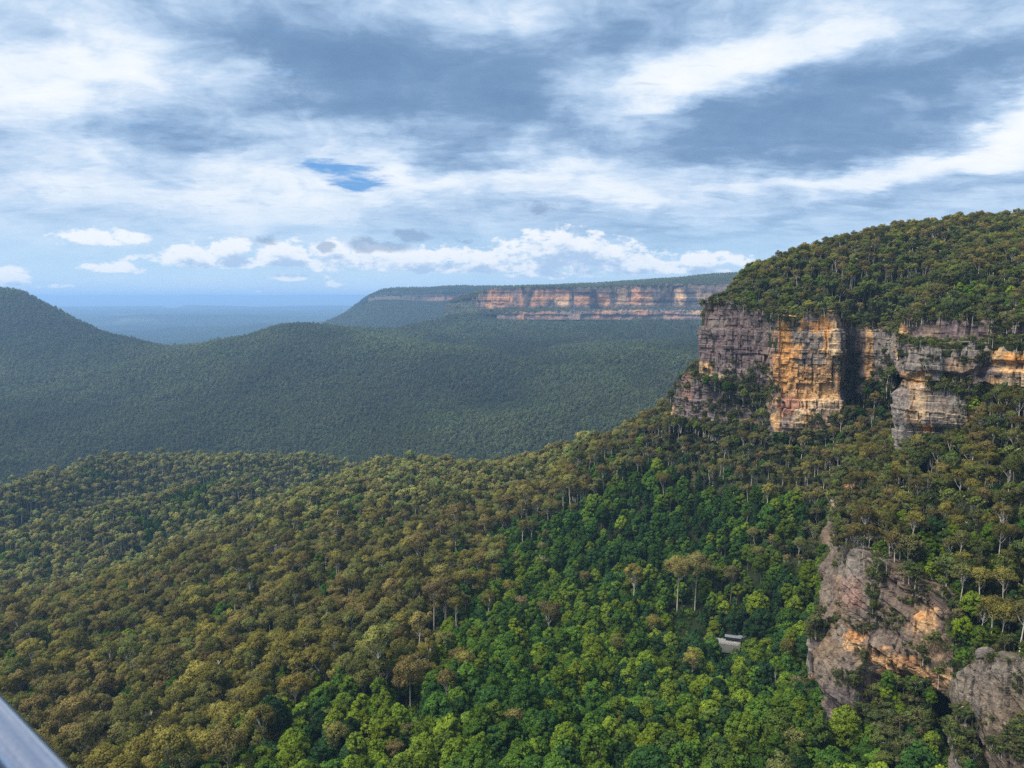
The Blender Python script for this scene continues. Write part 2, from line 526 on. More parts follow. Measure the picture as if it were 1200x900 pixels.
def mat_rock():
    m, N, out = new_mat('sandstone')
    at = N.add('ShaderNodeAttribute', attribute_type='GEOMETRY', attribute_name='rock')
    geo = N.add('ShaderNodeNewGeometry')
    p = geo.outputs['Position']
    streak = N.noise(N.vmath('MULTIPLY', p, (0.55, 0.55, 0.05)), 1.0, 6, 0.65)
    bed = N.noise(N.vmath('MULTIPLY', p, (0.03, 0.03, 0.9)), 1.0, 6, 0.7, 0.3)
    grain = N.noise(p, 0.55, 8, 0.72)
    col = at.outputs['Color']
    col = N.mix(0.9, col, N.ramp(streak, [(0.30, (0.30, 0.28, 0.30)), (0.47, (1.0, 1.0, 1.0)), (0.72, (1.3, 1.28, 1.2))]), 'MULTIPLY')
    col = N.mix(0.8, col, N.ramp(bed, [(0.3, (0.5, 0.46, 0.45)), (0.48, (1.0, 1.0, 1.0)), (0.72, (1.22, 1.2, 1.12))]), 'MULTIPLY')
    col = N.mix(0.9, col, N.ramp(grain, [(0.33, (0.45, 0.44, 0.42)), (0.5, (1.0, 1.0, 1.0)), (0.68, (1.45, 1.42, 1.36))]), 'MULTIPLY')
    # open joints and bedding planes
    warp = N.vmath('ADD', N.vmath('MULTIPLY', p, (0.16, 0.16, 0.36)), N.vmath('MULTIPLY', N.noise(p, 0.25, 4, 0.6, color=True), (0.9, 0.9, 0.5)))
    crack = None
    for sc_, w_ in ((1.0, 0.035), (2.7, 0.05)):
        vo = N.add('ShaderNodeTexVoronoi', feature='DISTANCE_TO_EDGE')
        N.put(vo.inputs['Vector'], warp)
        vo.inputs['Scale'].default_value = sc_
        c_ = N.step(vo.outputs['Distance'], 0.0, w_)
        crack = c_ if crack is None else N.math('MULTIPLY', crack, N.math('MULTIPLY_ADD', c_, 0.6, 0.4))
    crack = N.math('MAXIMUM', crack, N.step(N.noise(p, 0.12, 3, 0.6), 0.50, 0.62))
    cr = N.add('ShaderNodeCombineXYZ')
    cf = N.math('MULTIPLY_ADD', crack, 0.68, 0.32)
    for q in range(3):
        N.put(cr.inputs[q], cf)
    col = N.mix(1.0, col, cr.outputs[0], 'MULTIPLY')
    bs = N.add('ShaderNodeBsdfPrincipled')
    N.put(bs.inputs['Base Color'], col)
    bs.inputs['Roughness'].default_value = 0.9
    bs.inputs['Specular IOR Level'].default_value = 0.15
    bmp = N.add('ShaderNodeBump')
    bmp.inputs['Strength'].default_value = 0.7
    bmp.inputs['Distance'].default_value = 0.6
    N.put(bmp.inputs['Height'], N.math('ADD', grain, N.math('MULTIPLY', bed, 1.5)))
    N.l.new(bmp.outputs[0], bs.inputs['Normal'])
    N.l.new(bs.outputs[0], out.inputs[0])
    return m


def mat_plain(name, col, rough=0.7, metal=0.0, vary=0.25, scale=3.0):
    m, N, out = new_mat(name)
    tc = N.add('ShaderNodeTexCoord')
    n = N.noise(tc.outputs['Object'], scale, 5, 0.6)
    lo = tuple(c * (1 - vary) for c in col)
    hi = tuple(min(1, c * (1 + vary)) for c in col)
    bs = N.add('ShaderNodeBsdfPrincipled')
    N.put(bs.inputs['Base Color'], N.ramp(n, [(0.3, lo), (0.7, hi)]))
    bs.inputs['Roughness'].default_value = rough
    bs.inputs['Metallic'].default_value = metal
    N.l.new(bs.outputs[0], out.inputs[0])
    return m


M_LEAF = mat_leaves()
M_BARK = mat_bark('pale_bark', (0.60, 0.55, 0.46), (0.34, 0.29, 0.23))
M_BARK_DARK = mat_bark('grey_brown_bark', (0.20, 0.165, 0.125), (0.09, 0.07, 0.055))
M_DEAD = mat_bark('bleached_wood', (0.52, 0.49, 0.45), (0.32, 0.28, 0.25))
M_GROUND = mat_ground()
M_ROCK = mat_rock()


# ------------------------------------------------------------------ ground sheet, one sheet out to the horizon
def grid_faces(nr, nc):
    i = np.arange(nr - 1)[:, None] * nc + np.arange(nc - 1)[None]
    return np.stack([i, i + 1, i + nc + 1, i + nc], -1).reshape(-1, 4)


av = np.linspace(-1.35, 1.6, 360)
Lv = np.linspace(math.log(45), math.log(52000), 520)
GA, GL = np.meshgrid(av, Lv)
GY = np.exp(GL)
GX = GA * GY
GZ = ground_z(GX, GY)
gv = np.stack([GX, GY, GZ], -1).reshape(-1, 3)
ground = link(bpy.data.objects.new('ground', make_mesh('ground', gv, grid_faces(*GX.shape), [M_GROUND], True)))
tag(ground, 'forested valley floor and slopes running out to the blue ranges', 'ground', kind='structure')
SHEETS = [(gv, grid_faces(*GX.shape))]       # for sight lines

# ------------------------------------------------------------------ cliffs
GREY, PURPLE, BROWN = (0.205, 0.18, 0.16), (0.145, 0.108, 0.108), (0.22, 0.16, 0.112)
ORANGE, OCHRE, PALE, PINK, DARK = (0.52, 0.265, 0.095), (0.47, 0.285, 0.13), (0.50, 0.37, 0.23), (0.34, 0.17, 0.12), (0.07, 0.06, 0.058)
CLIFF_PTS = {}


def resample(c, n):
    c = np.asarray(c, float)
    d = np.r_[0, np.cumsum(np.linalg.norm(np.diff(c[:, :2], axis=0), axis=1))]
    s = np.linspace(0, d[-1], n)
    return np.stack([np.interp(s, d, c[:, k]) for k in range(3)], -1), s


def cliff(name, ctrl, paints, seed, ds=0.7, bed=1.0, joint=1.0, base=(GREY, PURPLE, BROWN), tilt=0.0, label='', cap=14.0, under=0.0, thick=(1.6, 6.0), profile=None, strat=0.6, dim=1.0):
    rng = np.random.default_rng(seed)
    T = np.array([P(c[0], c[1], c[2]) for c in ctrl])
    B = np.array([P(c[5] if len(c) > 5 else c[0], c[3], c[4]) for c in ctrl])
    B[:, 2] -= 3.0
    length = np.linalg.norm(np.diff(T[:, :2], axis=0), axis=1).sum()
    n = int(max(20, length / ds))
    d = np.r_[0, np.cumsum(np.linalg.norm(np.diff((T + B)[:, :2] / 2, axis=0), axis=1))]
    s = np.linspace(0, d[-1], n)
    T = np.stack([np.interp(s, d, T[:, k]) for k in range(3)], -1)
    B = np.stack([np.interp(s, d, B[:, k]) for k in range(3)], -1)
    # ragged rim and foot
    T[:, 2] += 3.0 * bed * fbm(s / 11, s * 0 + seed, seed, 4) + 1.6 * bed * (hash2(np.floor(s / 5.3), s * 0, seed) - .5)
    h = (T[:, 2] - B[:, 2]).max()
    nv = int(max(16, h / ds))
    v = np.linspace(0, 1, nv)[:, None]
    pts = T[None] * (1 - v[..., None]) + B[None] * v[..., None]
    tx = np.gradient(T[:, 0])
    ty = np.gradient(T[:, 1])
    k = max(3, int(8 / ds)) | 1
    ker = np.ones(k) / k
    tx = np.convolve(np.pad(tx, k // 2, mode='edge'), ker, 'valid')
    ty = np.convolve(np.pad(ty, k // 2, mode='edge'), ker, 'valid')
    ln = np.hypot(tx, ty) + 1e-9
    nrm = np.stack([ty / ln, -tx / ln], -1)
    Sg = np.broadcast_to(s[None], pts.shape[:2])
    Z = pts[..., 2] + tilt * Sg + 1.4 * fbm(Sg / 24, pts[..., 2] / 24, seed + 3, 3)
    # bedding
    zb = np.cumsum(rng.uniform(*thick, size=500)) - 600
    li = np.searchsorted(zb, Z)
    zin = Z - zb[np.clip(li - 1, 0, 499)]
    off = strat * rng.normal(0, 0.9 * bed, 520)[li]
    # joints: each main unit of beds has its own, and small ones stay in their bed
    scale_u = (thick[0] + thick[1]) / 2
    zu = np.cumsum(rng.uniform(1.8, 7.0, 300) * scale_u) - 900
    Zu = Z + 1.6 * scale_u * 0.4 * fbm(Sg / (scale_u * 4), Z / 40, seed + 8, 3)
    ui = np.searchsorted(zu, Zu)
    Sj = Sg + 0.5 * scale_u * fbm(Sg / (3 * scale_u), Z / (5 * scale_u), seed + 9, 3)
    wj = (4.0 + 9.0 * hash2(ui, ui * 0 + 3, seed + 2)) * joint * scale_u / 3.8
    ph = hash2(ui, ui * 0 + 11, seed + 4) * 50
    # uneven spacing
    uu = Sj / wj + ph + 0.45 * np.sin(Sj / wj * 2.3 + ph * 7)
    bi = np.floor(uu)
    fr = uu - bi
    off = off + 3.4 * bed * (hash2(bi, ui, seed + 6) - 0.5)
    off = off + rng.normal(0, 0.9 * bed, 320)[ui]
    deep = hash2(bi, ui, seed + 7) > 0.45
    edge = np.minimum(fr, 1 - fr) * wj
    off = off - np.where(deep, 1.7, 0.5) * bed * smooth01(edge, 0.16 * scale_u, 0.03 * scale_u)
    cell = np.floor(Sj / (0.85 * scale_u * joint) + hash2(li, li * 0 + 7, seed) * 7)
    off = off + 1.3 * bed * (hash2(li // 2, cell, seed + 5) - 0.5)
    if profile is not None:
        vw = np.clip(v + 0.05 * fbm(Sg / 14, Z / 20, seed + 13, 3), 0, 1)
        off = off + np.interp(vw, [q[0] for q in profile], [q[1] for q in profile])
    off = off - 0.8 * bed * strat * smooth01(zin, 0.55, 0.1) * smooth01(fbm(Sg / 14, Z / 9, seed + 70, 3), -0.3, 0.35)
    off = off + 1.7 * bed * fbm(Sg / (1.6 * scale_u), Z / (2.2 * scale_u), seed + 21, 5) + 3.6 * bed * fbm(Sg / (8 * scale_u), Z / (7 * scale_u), seed + 25, 3)
    off = off - under * smooth01(v, 0.55, 1.0)
    # ends and rim sink into the slope
    pts = pts.copy()
    pts[..., 0] += nrm[None, :, 0] * off
    pts[..., 1] += nrm[None, :, 1] * off
    # rock colour: weathering rinds, iron staining, freshly fallen faces; darker patches at recesses and overhangs
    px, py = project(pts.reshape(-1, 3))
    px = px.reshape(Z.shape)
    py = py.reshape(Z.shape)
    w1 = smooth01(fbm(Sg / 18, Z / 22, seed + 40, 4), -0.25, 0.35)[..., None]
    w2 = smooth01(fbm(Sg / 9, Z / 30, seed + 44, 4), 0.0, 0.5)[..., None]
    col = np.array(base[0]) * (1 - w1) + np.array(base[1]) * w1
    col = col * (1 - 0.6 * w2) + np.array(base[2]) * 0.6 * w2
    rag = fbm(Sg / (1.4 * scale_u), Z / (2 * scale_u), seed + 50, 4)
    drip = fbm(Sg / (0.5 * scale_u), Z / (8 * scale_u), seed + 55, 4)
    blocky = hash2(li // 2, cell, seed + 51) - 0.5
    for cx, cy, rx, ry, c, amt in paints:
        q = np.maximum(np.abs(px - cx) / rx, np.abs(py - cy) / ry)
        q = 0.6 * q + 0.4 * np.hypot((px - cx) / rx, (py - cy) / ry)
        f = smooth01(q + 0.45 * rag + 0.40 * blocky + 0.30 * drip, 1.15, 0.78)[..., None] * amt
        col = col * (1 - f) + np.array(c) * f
    col = col * (0.85 + 0.3 * hash2(li, cell, seed + 60))[..., None]
    col = col * dim
    # back and top so that it is solid rock
    top = pts[0].copy()
    rows = [np.stack([top[:, 0] - nrm[:, 0] * cap * q, top[:, 1] - nrm[:, 1] * cap * q, top[:, 2] - 0.10 * cap * q + 0.6 * fbm(s / 4, s * 0 + q * 9, seed, 3)], -1)
            for q in np.linspace(1, 0.12, 7)]
    allp = np.concatenate([np.array(rows), pts], 0)
    allc = np.concatenate([np.repeat(col[:1], 7, 0) * 0.9, col], 0)
    f = grid_faces(allp.shape[0], allp.shape[1])
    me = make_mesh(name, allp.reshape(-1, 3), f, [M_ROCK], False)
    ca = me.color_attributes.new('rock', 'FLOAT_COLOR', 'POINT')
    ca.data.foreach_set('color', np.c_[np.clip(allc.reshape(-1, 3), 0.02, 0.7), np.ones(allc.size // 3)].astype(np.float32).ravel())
    o = link(bpy.data.objects.new(name, me))
    tag(o, label, 'cliff', kind='structure')
    SHEETS.append((allp.reshape(-1, 3), f))
    nn = np.broadcast_to(nrm[None], pts.shape[:2] + (2,))
    CLIFF_PTS[label] = (pts.reshape(-1, 3), nn.reshape(-1, 2))
    return o


U_PATH = [(850, 348, 800, 440, 790), (836, 352, 720, 440, 715), (822, 357, 628, 441, 622), (845, 352, 612, 452, 610), (866, 360, 602, 462, 602), (900, 367, 588, 470, 588), (905, 370, 578, 512, 572),
          (909, 372, 568, 512, 566), (930, 377, 564, 512, 562), (945, 368, 560, 512, 560), (983, 365, 554, 508, 554), (986, 368, 566, 500, 566), (989, 374, 582, 480, 580), (1007, 384, 586, 460, 584), (1011, 386, 572, 456, 570),
          (1035, 388, 562, 460, 560), (1049, 388, 556, 462, 556), (1052, 378, 520, 450, 520), (1056, 374, 500, 440, 500), (1074, 378, 490, 410, 490), (1080, 374, 476, 404, 476), (1120, 374, 462, 404, 462),
          (1150, 378, 450, 404, 450), (1172, 388, 442, 408, 442), (1215, 372, 430, 406, 430), (1280, 360, 420, 405, 420), (1420, 350, 405, 404, 405)]
cliff('cliff', U_PATH, [
    (945, 440, 40, 80, (0.46, 0.265, 0.12), 0.92), (921, 405, 9, 34, ORANGE, 0.95), (938, 400, 6, 26, ORANGE, 0.9), (930, 430, 22, 24, ORANGE, 0.6), (915, 440, 14, 22, ORANGE, 0.6), (965, 388, 18, 18, ORANGE, 0.85), (977, 400, 6, 24, PALE, 0.85),
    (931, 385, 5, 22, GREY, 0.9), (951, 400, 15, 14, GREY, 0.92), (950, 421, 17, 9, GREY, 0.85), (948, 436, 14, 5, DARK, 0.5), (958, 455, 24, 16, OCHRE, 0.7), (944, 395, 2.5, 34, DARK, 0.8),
    (955, 475, 30, 9, PALE, 0.6), (925, 480, 14, 16, PINK, 0.9), (936, 498, 6, 18, PALE, 0.95), (922, 500, 10, 12, GREY, 0.7), (965, 488, 16, 16, GREY, 0.55), (910, 498, 4, 16, OCHRE, 0.8),
    (885, 410, 20, 45, PURPLE, 0.7), (850, 400, 16, 40, PURPLE, 0.45), (828, 432, 7, 8, OCHRE, 0.8), (838, 441, 14, 3, PALE, 0.6), (998, 420, 9, 50, DARK, 0.55),
    (1019, 412, 5, 30, OCHRE, 0.95), (1036, 405, 13, 20, GREY, 0.8), (1057, 395, 7, 22, OCHRE, 0.95), (1058, 425, 5, 22, PALE, 0.6), (1115, 390, 45, 18, PURPLE, 0.7), (1090, 388, 10, 14, BROWN, 0.6)],
    11, 0.62, label='sandstone cliff with an orange-streaked buttress under the wooded hilltop', cap=18, strat=0.32, profile=[(0, -2.5), (.12, -1.0), (.5, 0), (.66, 0.5), (.72, 2.2), (1, 2.5)])
L_PATH = [(842, 428, 740, 470, 730), (812, 434, 690, 478, 680), (786, 468, 662, 500, 655), (800, 440, 640, 496, 636), (815, 432, 628, 498, 626), (832, 434, 618, 500, 616), (850, 446, 608, 508, 606),
          (868, 474, 600, 514, 598), (890, 476, 592, 514, 590), (906, 480, 584, 516, 582)]
cliff('cliff', L_PATH, [(815, 465, 30, 30, PURPLE, 0.7), (805, 455, 6, 20, PINK, 0.5), (785, 485, 6, 8, OCHRE, 0.7), (880, 488, 14, 12, PURPLE, 0.8), (900, 500, 6, 12, PALE, 0.5), (825, 440, 12, 4, OCHRE, 0.5), (878, 494, 12, 3, PALE, 0.5)],
      23, 0.75, label='lower tier of purplish rock below the cliff nose', cap=26)
B_PATH = [(1075, 412, 500, 500, 490), (1062, 406, 450, 520, 445), (1050, 404, 412, 552, 402), (1058, 404, 406, 552, 398), (1064, 408, 402, 530, 396), (1085, 408, 397, 524, 392), (1108, 412, 393, 520, 390), (1128, 410, 388, 524, 386),
          (1146, 404, 385, 524, 384), (1154, 402, 388, 510, 388), (1160, 403, 386, 480, 386), (1166, 405, 380, 474, 382), (1185, 408, 374, 470, 376), (1200, 408, 370, 468, 372), (1240, 398, 362, 470, 364), (1290, 396, 356, 480, 358), (1420, 392, 345, 490, 346)]
cliff('cliff', B_PATH, [
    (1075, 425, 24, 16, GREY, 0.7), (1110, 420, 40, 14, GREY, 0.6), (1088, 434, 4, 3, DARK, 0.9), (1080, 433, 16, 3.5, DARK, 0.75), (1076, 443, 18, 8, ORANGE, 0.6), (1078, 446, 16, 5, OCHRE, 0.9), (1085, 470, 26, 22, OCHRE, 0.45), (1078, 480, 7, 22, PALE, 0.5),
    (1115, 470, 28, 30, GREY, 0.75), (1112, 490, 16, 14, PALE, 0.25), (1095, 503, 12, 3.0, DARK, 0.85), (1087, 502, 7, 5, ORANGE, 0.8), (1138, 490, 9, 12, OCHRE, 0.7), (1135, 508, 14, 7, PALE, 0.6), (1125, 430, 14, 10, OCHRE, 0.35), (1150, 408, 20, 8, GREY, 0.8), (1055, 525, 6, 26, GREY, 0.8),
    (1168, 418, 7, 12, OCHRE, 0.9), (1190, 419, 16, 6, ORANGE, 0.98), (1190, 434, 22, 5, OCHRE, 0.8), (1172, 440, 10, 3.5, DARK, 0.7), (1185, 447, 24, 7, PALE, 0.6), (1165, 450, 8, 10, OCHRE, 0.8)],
      37, 0.5, bed=0.8, label='grey and ochre cliff buttress with a small overhang', cap=22, profile=[(0, -3.5), (.15, -1.5), (.22, -1.0), (.26, -3.2), (.34, -2.6), (.40, 1.0), (.72, 1.5), (.8, -0.5), (1, -1.5)])
C_PATH = [(1004, 530, 486, 580, 480), (990, 548, 455, 596, 452), (980, 566, 425, 640, 420), (977, 590, 395, 670, 388), (977, 615, 352, 720, 345), (983, 640, 322, 872, 288, 967), (994, 644, 314, 876, 284, 985), (1006, 652, 309, 874, 282, 1002),
          (1018, 662, 304, 866, 282, 1012), (1026, 668, 301, 806, 290, 1022), (1045, 674, 295, 800, 286, 1040), (1065, 682, 290, 800, 281, 1060), (1084, 688, 285, 802, 276, 1080), (1100, 698, 280, 808, 272, 1098), (1108, 718, 276, 812, 268, 1110), (1120, 748, 270, 830, 264, 1122), (1150, 770, 262, 850, 258, 1150)]
TAN, RUST, SLATE = (0.50, 0.31, 0.16), (0.56, 0.27, 0.10), (0.14, 0.108, 0.092)
cliff('cliff', C_PATH, [
    (984, 565, 8, 12, RUST, 0.9), (978, 590, 6, 12, TAN, 0.5), (998, 662, 16, 22, GREY, 0.8), (996, 692, 16, 16, (0.26, 0.17, 0.14), 0.7), (1003, 704, 9, 11, (0.22, 0.125, 0.105), 0.8),
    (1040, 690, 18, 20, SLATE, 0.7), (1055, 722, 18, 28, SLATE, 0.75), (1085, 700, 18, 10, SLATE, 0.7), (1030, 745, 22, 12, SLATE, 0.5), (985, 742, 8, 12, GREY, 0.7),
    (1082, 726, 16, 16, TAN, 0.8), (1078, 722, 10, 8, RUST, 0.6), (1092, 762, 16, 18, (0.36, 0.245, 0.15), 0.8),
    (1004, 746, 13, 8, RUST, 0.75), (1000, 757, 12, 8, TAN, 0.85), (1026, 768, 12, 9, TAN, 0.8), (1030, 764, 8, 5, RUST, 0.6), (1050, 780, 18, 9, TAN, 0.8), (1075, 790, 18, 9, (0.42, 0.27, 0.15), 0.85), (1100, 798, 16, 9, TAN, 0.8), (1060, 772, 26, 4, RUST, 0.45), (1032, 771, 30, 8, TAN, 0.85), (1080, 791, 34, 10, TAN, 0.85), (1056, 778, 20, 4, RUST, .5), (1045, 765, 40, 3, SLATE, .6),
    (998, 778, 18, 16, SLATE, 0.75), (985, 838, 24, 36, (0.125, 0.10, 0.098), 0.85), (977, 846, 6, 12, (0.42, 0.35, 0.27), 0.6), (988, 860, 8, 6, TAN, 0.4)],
      51, 0.42, bed=0.75, joint=0.8, tilt=0.35, base=((0.165, 0.132, 0.105), (0.185, 0.132, 0.088), (0.125, 0.096, 0.085)), strat=1.7, dim=0.82, label='lower sandstone cliff with a slanting tan ledge', cap=14, under=2.0, thick=(1.0, 4.2), profile=[(0, -5), (.15, -3), (.42, -1.5), (.52, 0.5), (.60, 4.0), (.74, 4.2), (.86, 1.5), (1, -3)])
P_PATH = [(956, 742, 330, 806, 322), (946, 752, 318, 808, 312), (951, 744, 312, 810, 308), (962, 738, 310, 812, 306), (976, 738, 309, 812, 305), (990, 744, 312, 812, 308)]
cliff('cliff', P_PATH, [(965, 765, 16, 24, PURPLE, 0.8), (950, 798, 6, 8, PINK, 0.95), (974, 780, 4, 20, DARK, 0.6)], 61, 0.42, bed=0.5, joint=0.6, dim=0.8, label='short dark undercut outcrop with a pink foot', cap=8, under=1.5)
Q_PATH = [(1132, 780, 285, 830, 280, 1126), (1116, 788, 268, 832, 264, 1116), (1113, 793, 259, 834, 255, 1117), (1121, 788, 252, 850, 244, 1126), (1130, 782, 248, 862, 240, 1134), (1142, 774, 245, 880, 236, 1142), (1152, 768, 243, 900, 230, 1150), (1164, 771, 240, 915, 226, 1158), (1180, 776, 236, 930, 222, 1176), (1200, 772, 232, 960, 218, 1200), (1240, 764, 226, 980, 212, 1240), (1300, 760, 220, 990, 206, 1300), (1420, 758, 206, 1000, 190, 1420)]
cliff('cliff', Q_PATH, [(1150, 810, 30, 30, GREY, 0.6), (1175, 830, 30, 30, BROWN, 0.4), (1130, 812, 8, 14, (0.34, 0.28, 0.22), 0.5), (1185, 850, 20, 5, (0.34, 0.27, 0.2), 0.4)],
      73, 0.36, bed=0.45, joint=0.7, tilt=0.75, base=((0.175, 0.15, 0.12), (0.165, 0.13, 0.095), (0.13, 0.10, 0.075)), strat=1.5, dim=0.72, label='railed promontory of slanting grey strata', cap=12, under=1.5, thick=(0.6, 2.6), profile=[(0, -1.5), (.1, 0), (.4, .8), (1, -2.5)])
K_PATH = [(1122, 850, 252, 910, 244), (1108, 862, 246, 915, 238), (1118, 852, 240, 920, 232), (1132, 850, 238, 925, 230), (1146, 858, 238, 925, 230)]
cliff('cliff', K_PATH, [], 83, 0.36, bed=0.5, joint=0.6, dim=0.7, label='rounded grey outcrop at the promontory foot', cap=10)

# the long mesa across the valley, two tiers of cliff, and the farther headland
N1 = [(520, 356, 5200, 369, 5150), (548, 352, 4900, 368, 4850), (560, 343, 4620, 362, 4600), (575, 338, 4560, 362, 4540), (610, 337, 4520, 362, 4500), (650, 336, 4520, 361, 4500), (690, 337, 4470, 362, 4450), (696, 337, 4520, 362, 4500), (740, 335, 4480, 361, 4460), (750, 335, 4440, 361, 4420), (790, 334, 4430, 360, 4420),
      (800, 334, 4390, 360, 4380), (845, 334, 4350, 360, 4340), (880, 334, 4330, 360, 4320), (930, 334, 4300, 360, 4290), (1000, 332, 4300, 360, 4290)]
HZ_O, HZ_P = (0.50, 0.25, 0.13), (0.56, 0.36, 0.20)
cliff('cliff', N1, [(535, 360, 24, 14, (0.05, 0.06, 0.035), 0.9), (620, 345, 10, 5, (0.09, 0.075, 0.07), .8), (672, 350, 5, 12, (0.08, 0.068, 0.066), .8), (694, 350, 4, 14, (0.06, 0.055, 0.05), .9), (718, 350, 4, 12, (0.08, 0.068, 0.066), .8), (740, 350, 3, 14, (0.06, 0.055, 0.05), .9), (776, 350, 8, 12, (0.10, 0.08, 0.075), .8), (810, 350, 8, 12, (0.10, 0.08, 0.075), .8), (660, 338, 140, 2.5, (0.07, 0.065, 0.05), .6), (578, 349, 9, 10, HZ_O, 0.7), (592, 352, 8, 8, HZ_O, 0.8), (632, 350, 9, 8, HZ_O, 0.9), (658, 351, 9, 8, HZ_P, 0.8), (655, 345, 14, 6, HZ_O, 0.6), (684, 352, 10, 6, HZ_O, 0.8), (707, 350, 8, 7, HZ_O, 0.9), (730, 347, 9, 10, HZ_P, 0.7), (752, 348, 16, 9, HZ_O, 0.9), (760, 352, 8, 6, HZ_P, 0.7), (796, 348, 6, 9, HZ_P, 1.0), (825, 350, 8, 8, HZ_P, 0.5), (611, 355, 3, 14, HZ_O, 0.6)],
      91, 6.0, bed=6.0, joint=7.0, thick=(10, 34), base=((0.165, 0.115, 0.095), (0.10, 0.078, 0.075), (0.23, 0.14, 0.10)), strat=0.25, label='distant mesa cliff with orange faces across the valley', cap=120)
N2 = [(582, 368, 4410, 373, 4400), (600, 366, 4400, 374, 4390), (650, 365, 4380, 374, 4360), (700, 364, 4360, 374, 4340), (760, 363, 4340, 374, 4320), (820, 363, 4310, 374, 4290), (900, 363, 4280, 374, 4260), (1000, 363, 4280, 374, 4260)]
cliff('cliff', N2, [(612, 369, 5, 6, HZ_O, 0.7), (640, 369, 18, 4, HZ_O, 0.5), (712, 369, 14, 5, HZ_O, 0.6), (752, 367, 12, 6, HZ_O, 0.7), (820, 367, 12, 3, HZ_P, 0.8), (785, 369, 10, 4, HZ_O, 0.4)],
      97, 6.0, bed=4.0, joint=6.0, thick=(6, 20), base=((0.21, 0.155, 0.125), (0.16, 0.11, 0.10), (0.28, 0.17, 0.12)), label='low cliff band under the distant mesa face', cap=90)
N3 = [(432, 350, 7200, 353, 7150), (440, 346.5, 7000, 351, 6950), (470, 346, 6900, 351, 6880), (500, 344.5, 6900, 353, 6880), (530, 344, 6850, 353, 6830), (570, 344, 6850, 356, 6830), (640, 344, 6850, 356, 6830)]
cliff('cliff', N3, [(535, 349, 22, 4, (0.30, 0.16, 0.12), 0.7), (505, 350, 12, 3, (0.26, 0.15, 0.12), 0.5)],
      101, 12.0, bed=5.0, joint=8.0, thick=(10, 30), base=((0.10, 0.085, 0.07), (0.07, 0.065, 0.05), (0.13, 0.10, 0.08)), label='far hazy headland cliff left of the mesa', cap=200)
N4 = [(-40, 352, 4010, 357, 4000), (0, 351, 3990, 355, 3980), (14, 352, 3990, 355, 3980), (30, 355, 3990, 359, 3985)]


# ------------------------------------------------------------------ hill sheets above and between the cliffs
def a_of(px, py, Y):
    p = P(px, py, Y)
    return p[0] / Y


def edge_fn(rows):
    pts = sorted((a_of(px, py, Y), Y) for px, py, Y in rows)
    A = np.array([p[0] for p in pts])
    Yv = np.array([p[1] for p in pts])
    return lambda a: np.interp(a, A, Yv)


def sheet(name, label, zf, front, back, a0, a1, na, nb, skirt=70.0, mat=M_GROUND):
    a = np.linspace(a0, a1, na)
    t = np.linspace(0, 1, nb)[:, None]
    Y = front(a)[None] ** (1 - t) * back(a)[None] ** t
    X = a[None] * Y
    Z = zf(X, Y)
    v = np.stack([X, Y, Z], -1)
    first = v[:1].copy()
    first[..., 2] -= skirt * 0.15
    last = v[-1:].copy()
    last[..., 2] -= skirt
    v = np.concatenate([first, v, last], 0)
    le = v[:, :1].copy()
    le[..., 2] -= skirt
    ri = v[:, -1:].copy()
    ri[..., 2] -= skirt
    v = np.concatenate([le, v, ri], 1)
    f = grid_faces(v.shape[0], v.shape[1])
    o = link(bpy.data.objects.new(name, make_mesh(name, v.reshape(-1, 3), f, [mat], True)))
    tag(o, label, 'hill', kind='structure')
    SHEETS.append((v.reshape(-1, 3), f))
    return o


H1_CTRL = [(822, 352, 636), (845, 346, 620), (866, 354, 610), (905, 364, 590), (945, 362, 570), (984, 359, 562), (1010, 378, 590), (1050, 380, 562), (1075, 372, 498), (1120, 368, 470), (1150, 370, 458), (1215, 362, 440), (1290, 350, 428),
           (828, 348, 680), (846, 336, 690), (862, 320, 700), (862, 332, 650), (880, 308, 700), (900, 302, 700), (960, 288, 690), (1000, 281, 680), (1080, 271, 670), (1200, 258, 650), (1320, 250, 640), (1000, 330, 610), (1100, 320, 560), (1200, 320, 520), (836, 343, 740),
           (822, 354, 760), (850, 350, 950), (900, 322, 1000), (1000, 300, 1000), (1200, 282, 1000), (1350, 274, 1000), (850, 352, 1700), (1000, 330, 1700), (1200, 310, 1700), (1350, 300, 1700)]
_h1 = Spline(H1_CTRL, canopy=16.5)
h1_front = edge_fn([(c[0], c[1], c[2] + 5) for c in U_PATH if c[0] >= 822 and c[2] < 640] + [(1500, 330, 400)])
h1_z = lambda X, Y: _h1(X, Y) + 1.8 * fbm(X / 40, Y / 40, 12, 3)
H1_A = (a_of(823, 356, 628), a_of(1420, 350, 430))
sheet('hill', 'wooded hilltop above the sandstone cliff', h1_z, h1_front, lambda a: a * 0 + 1700, H1_A[0], H1_A[1], 150, 110)

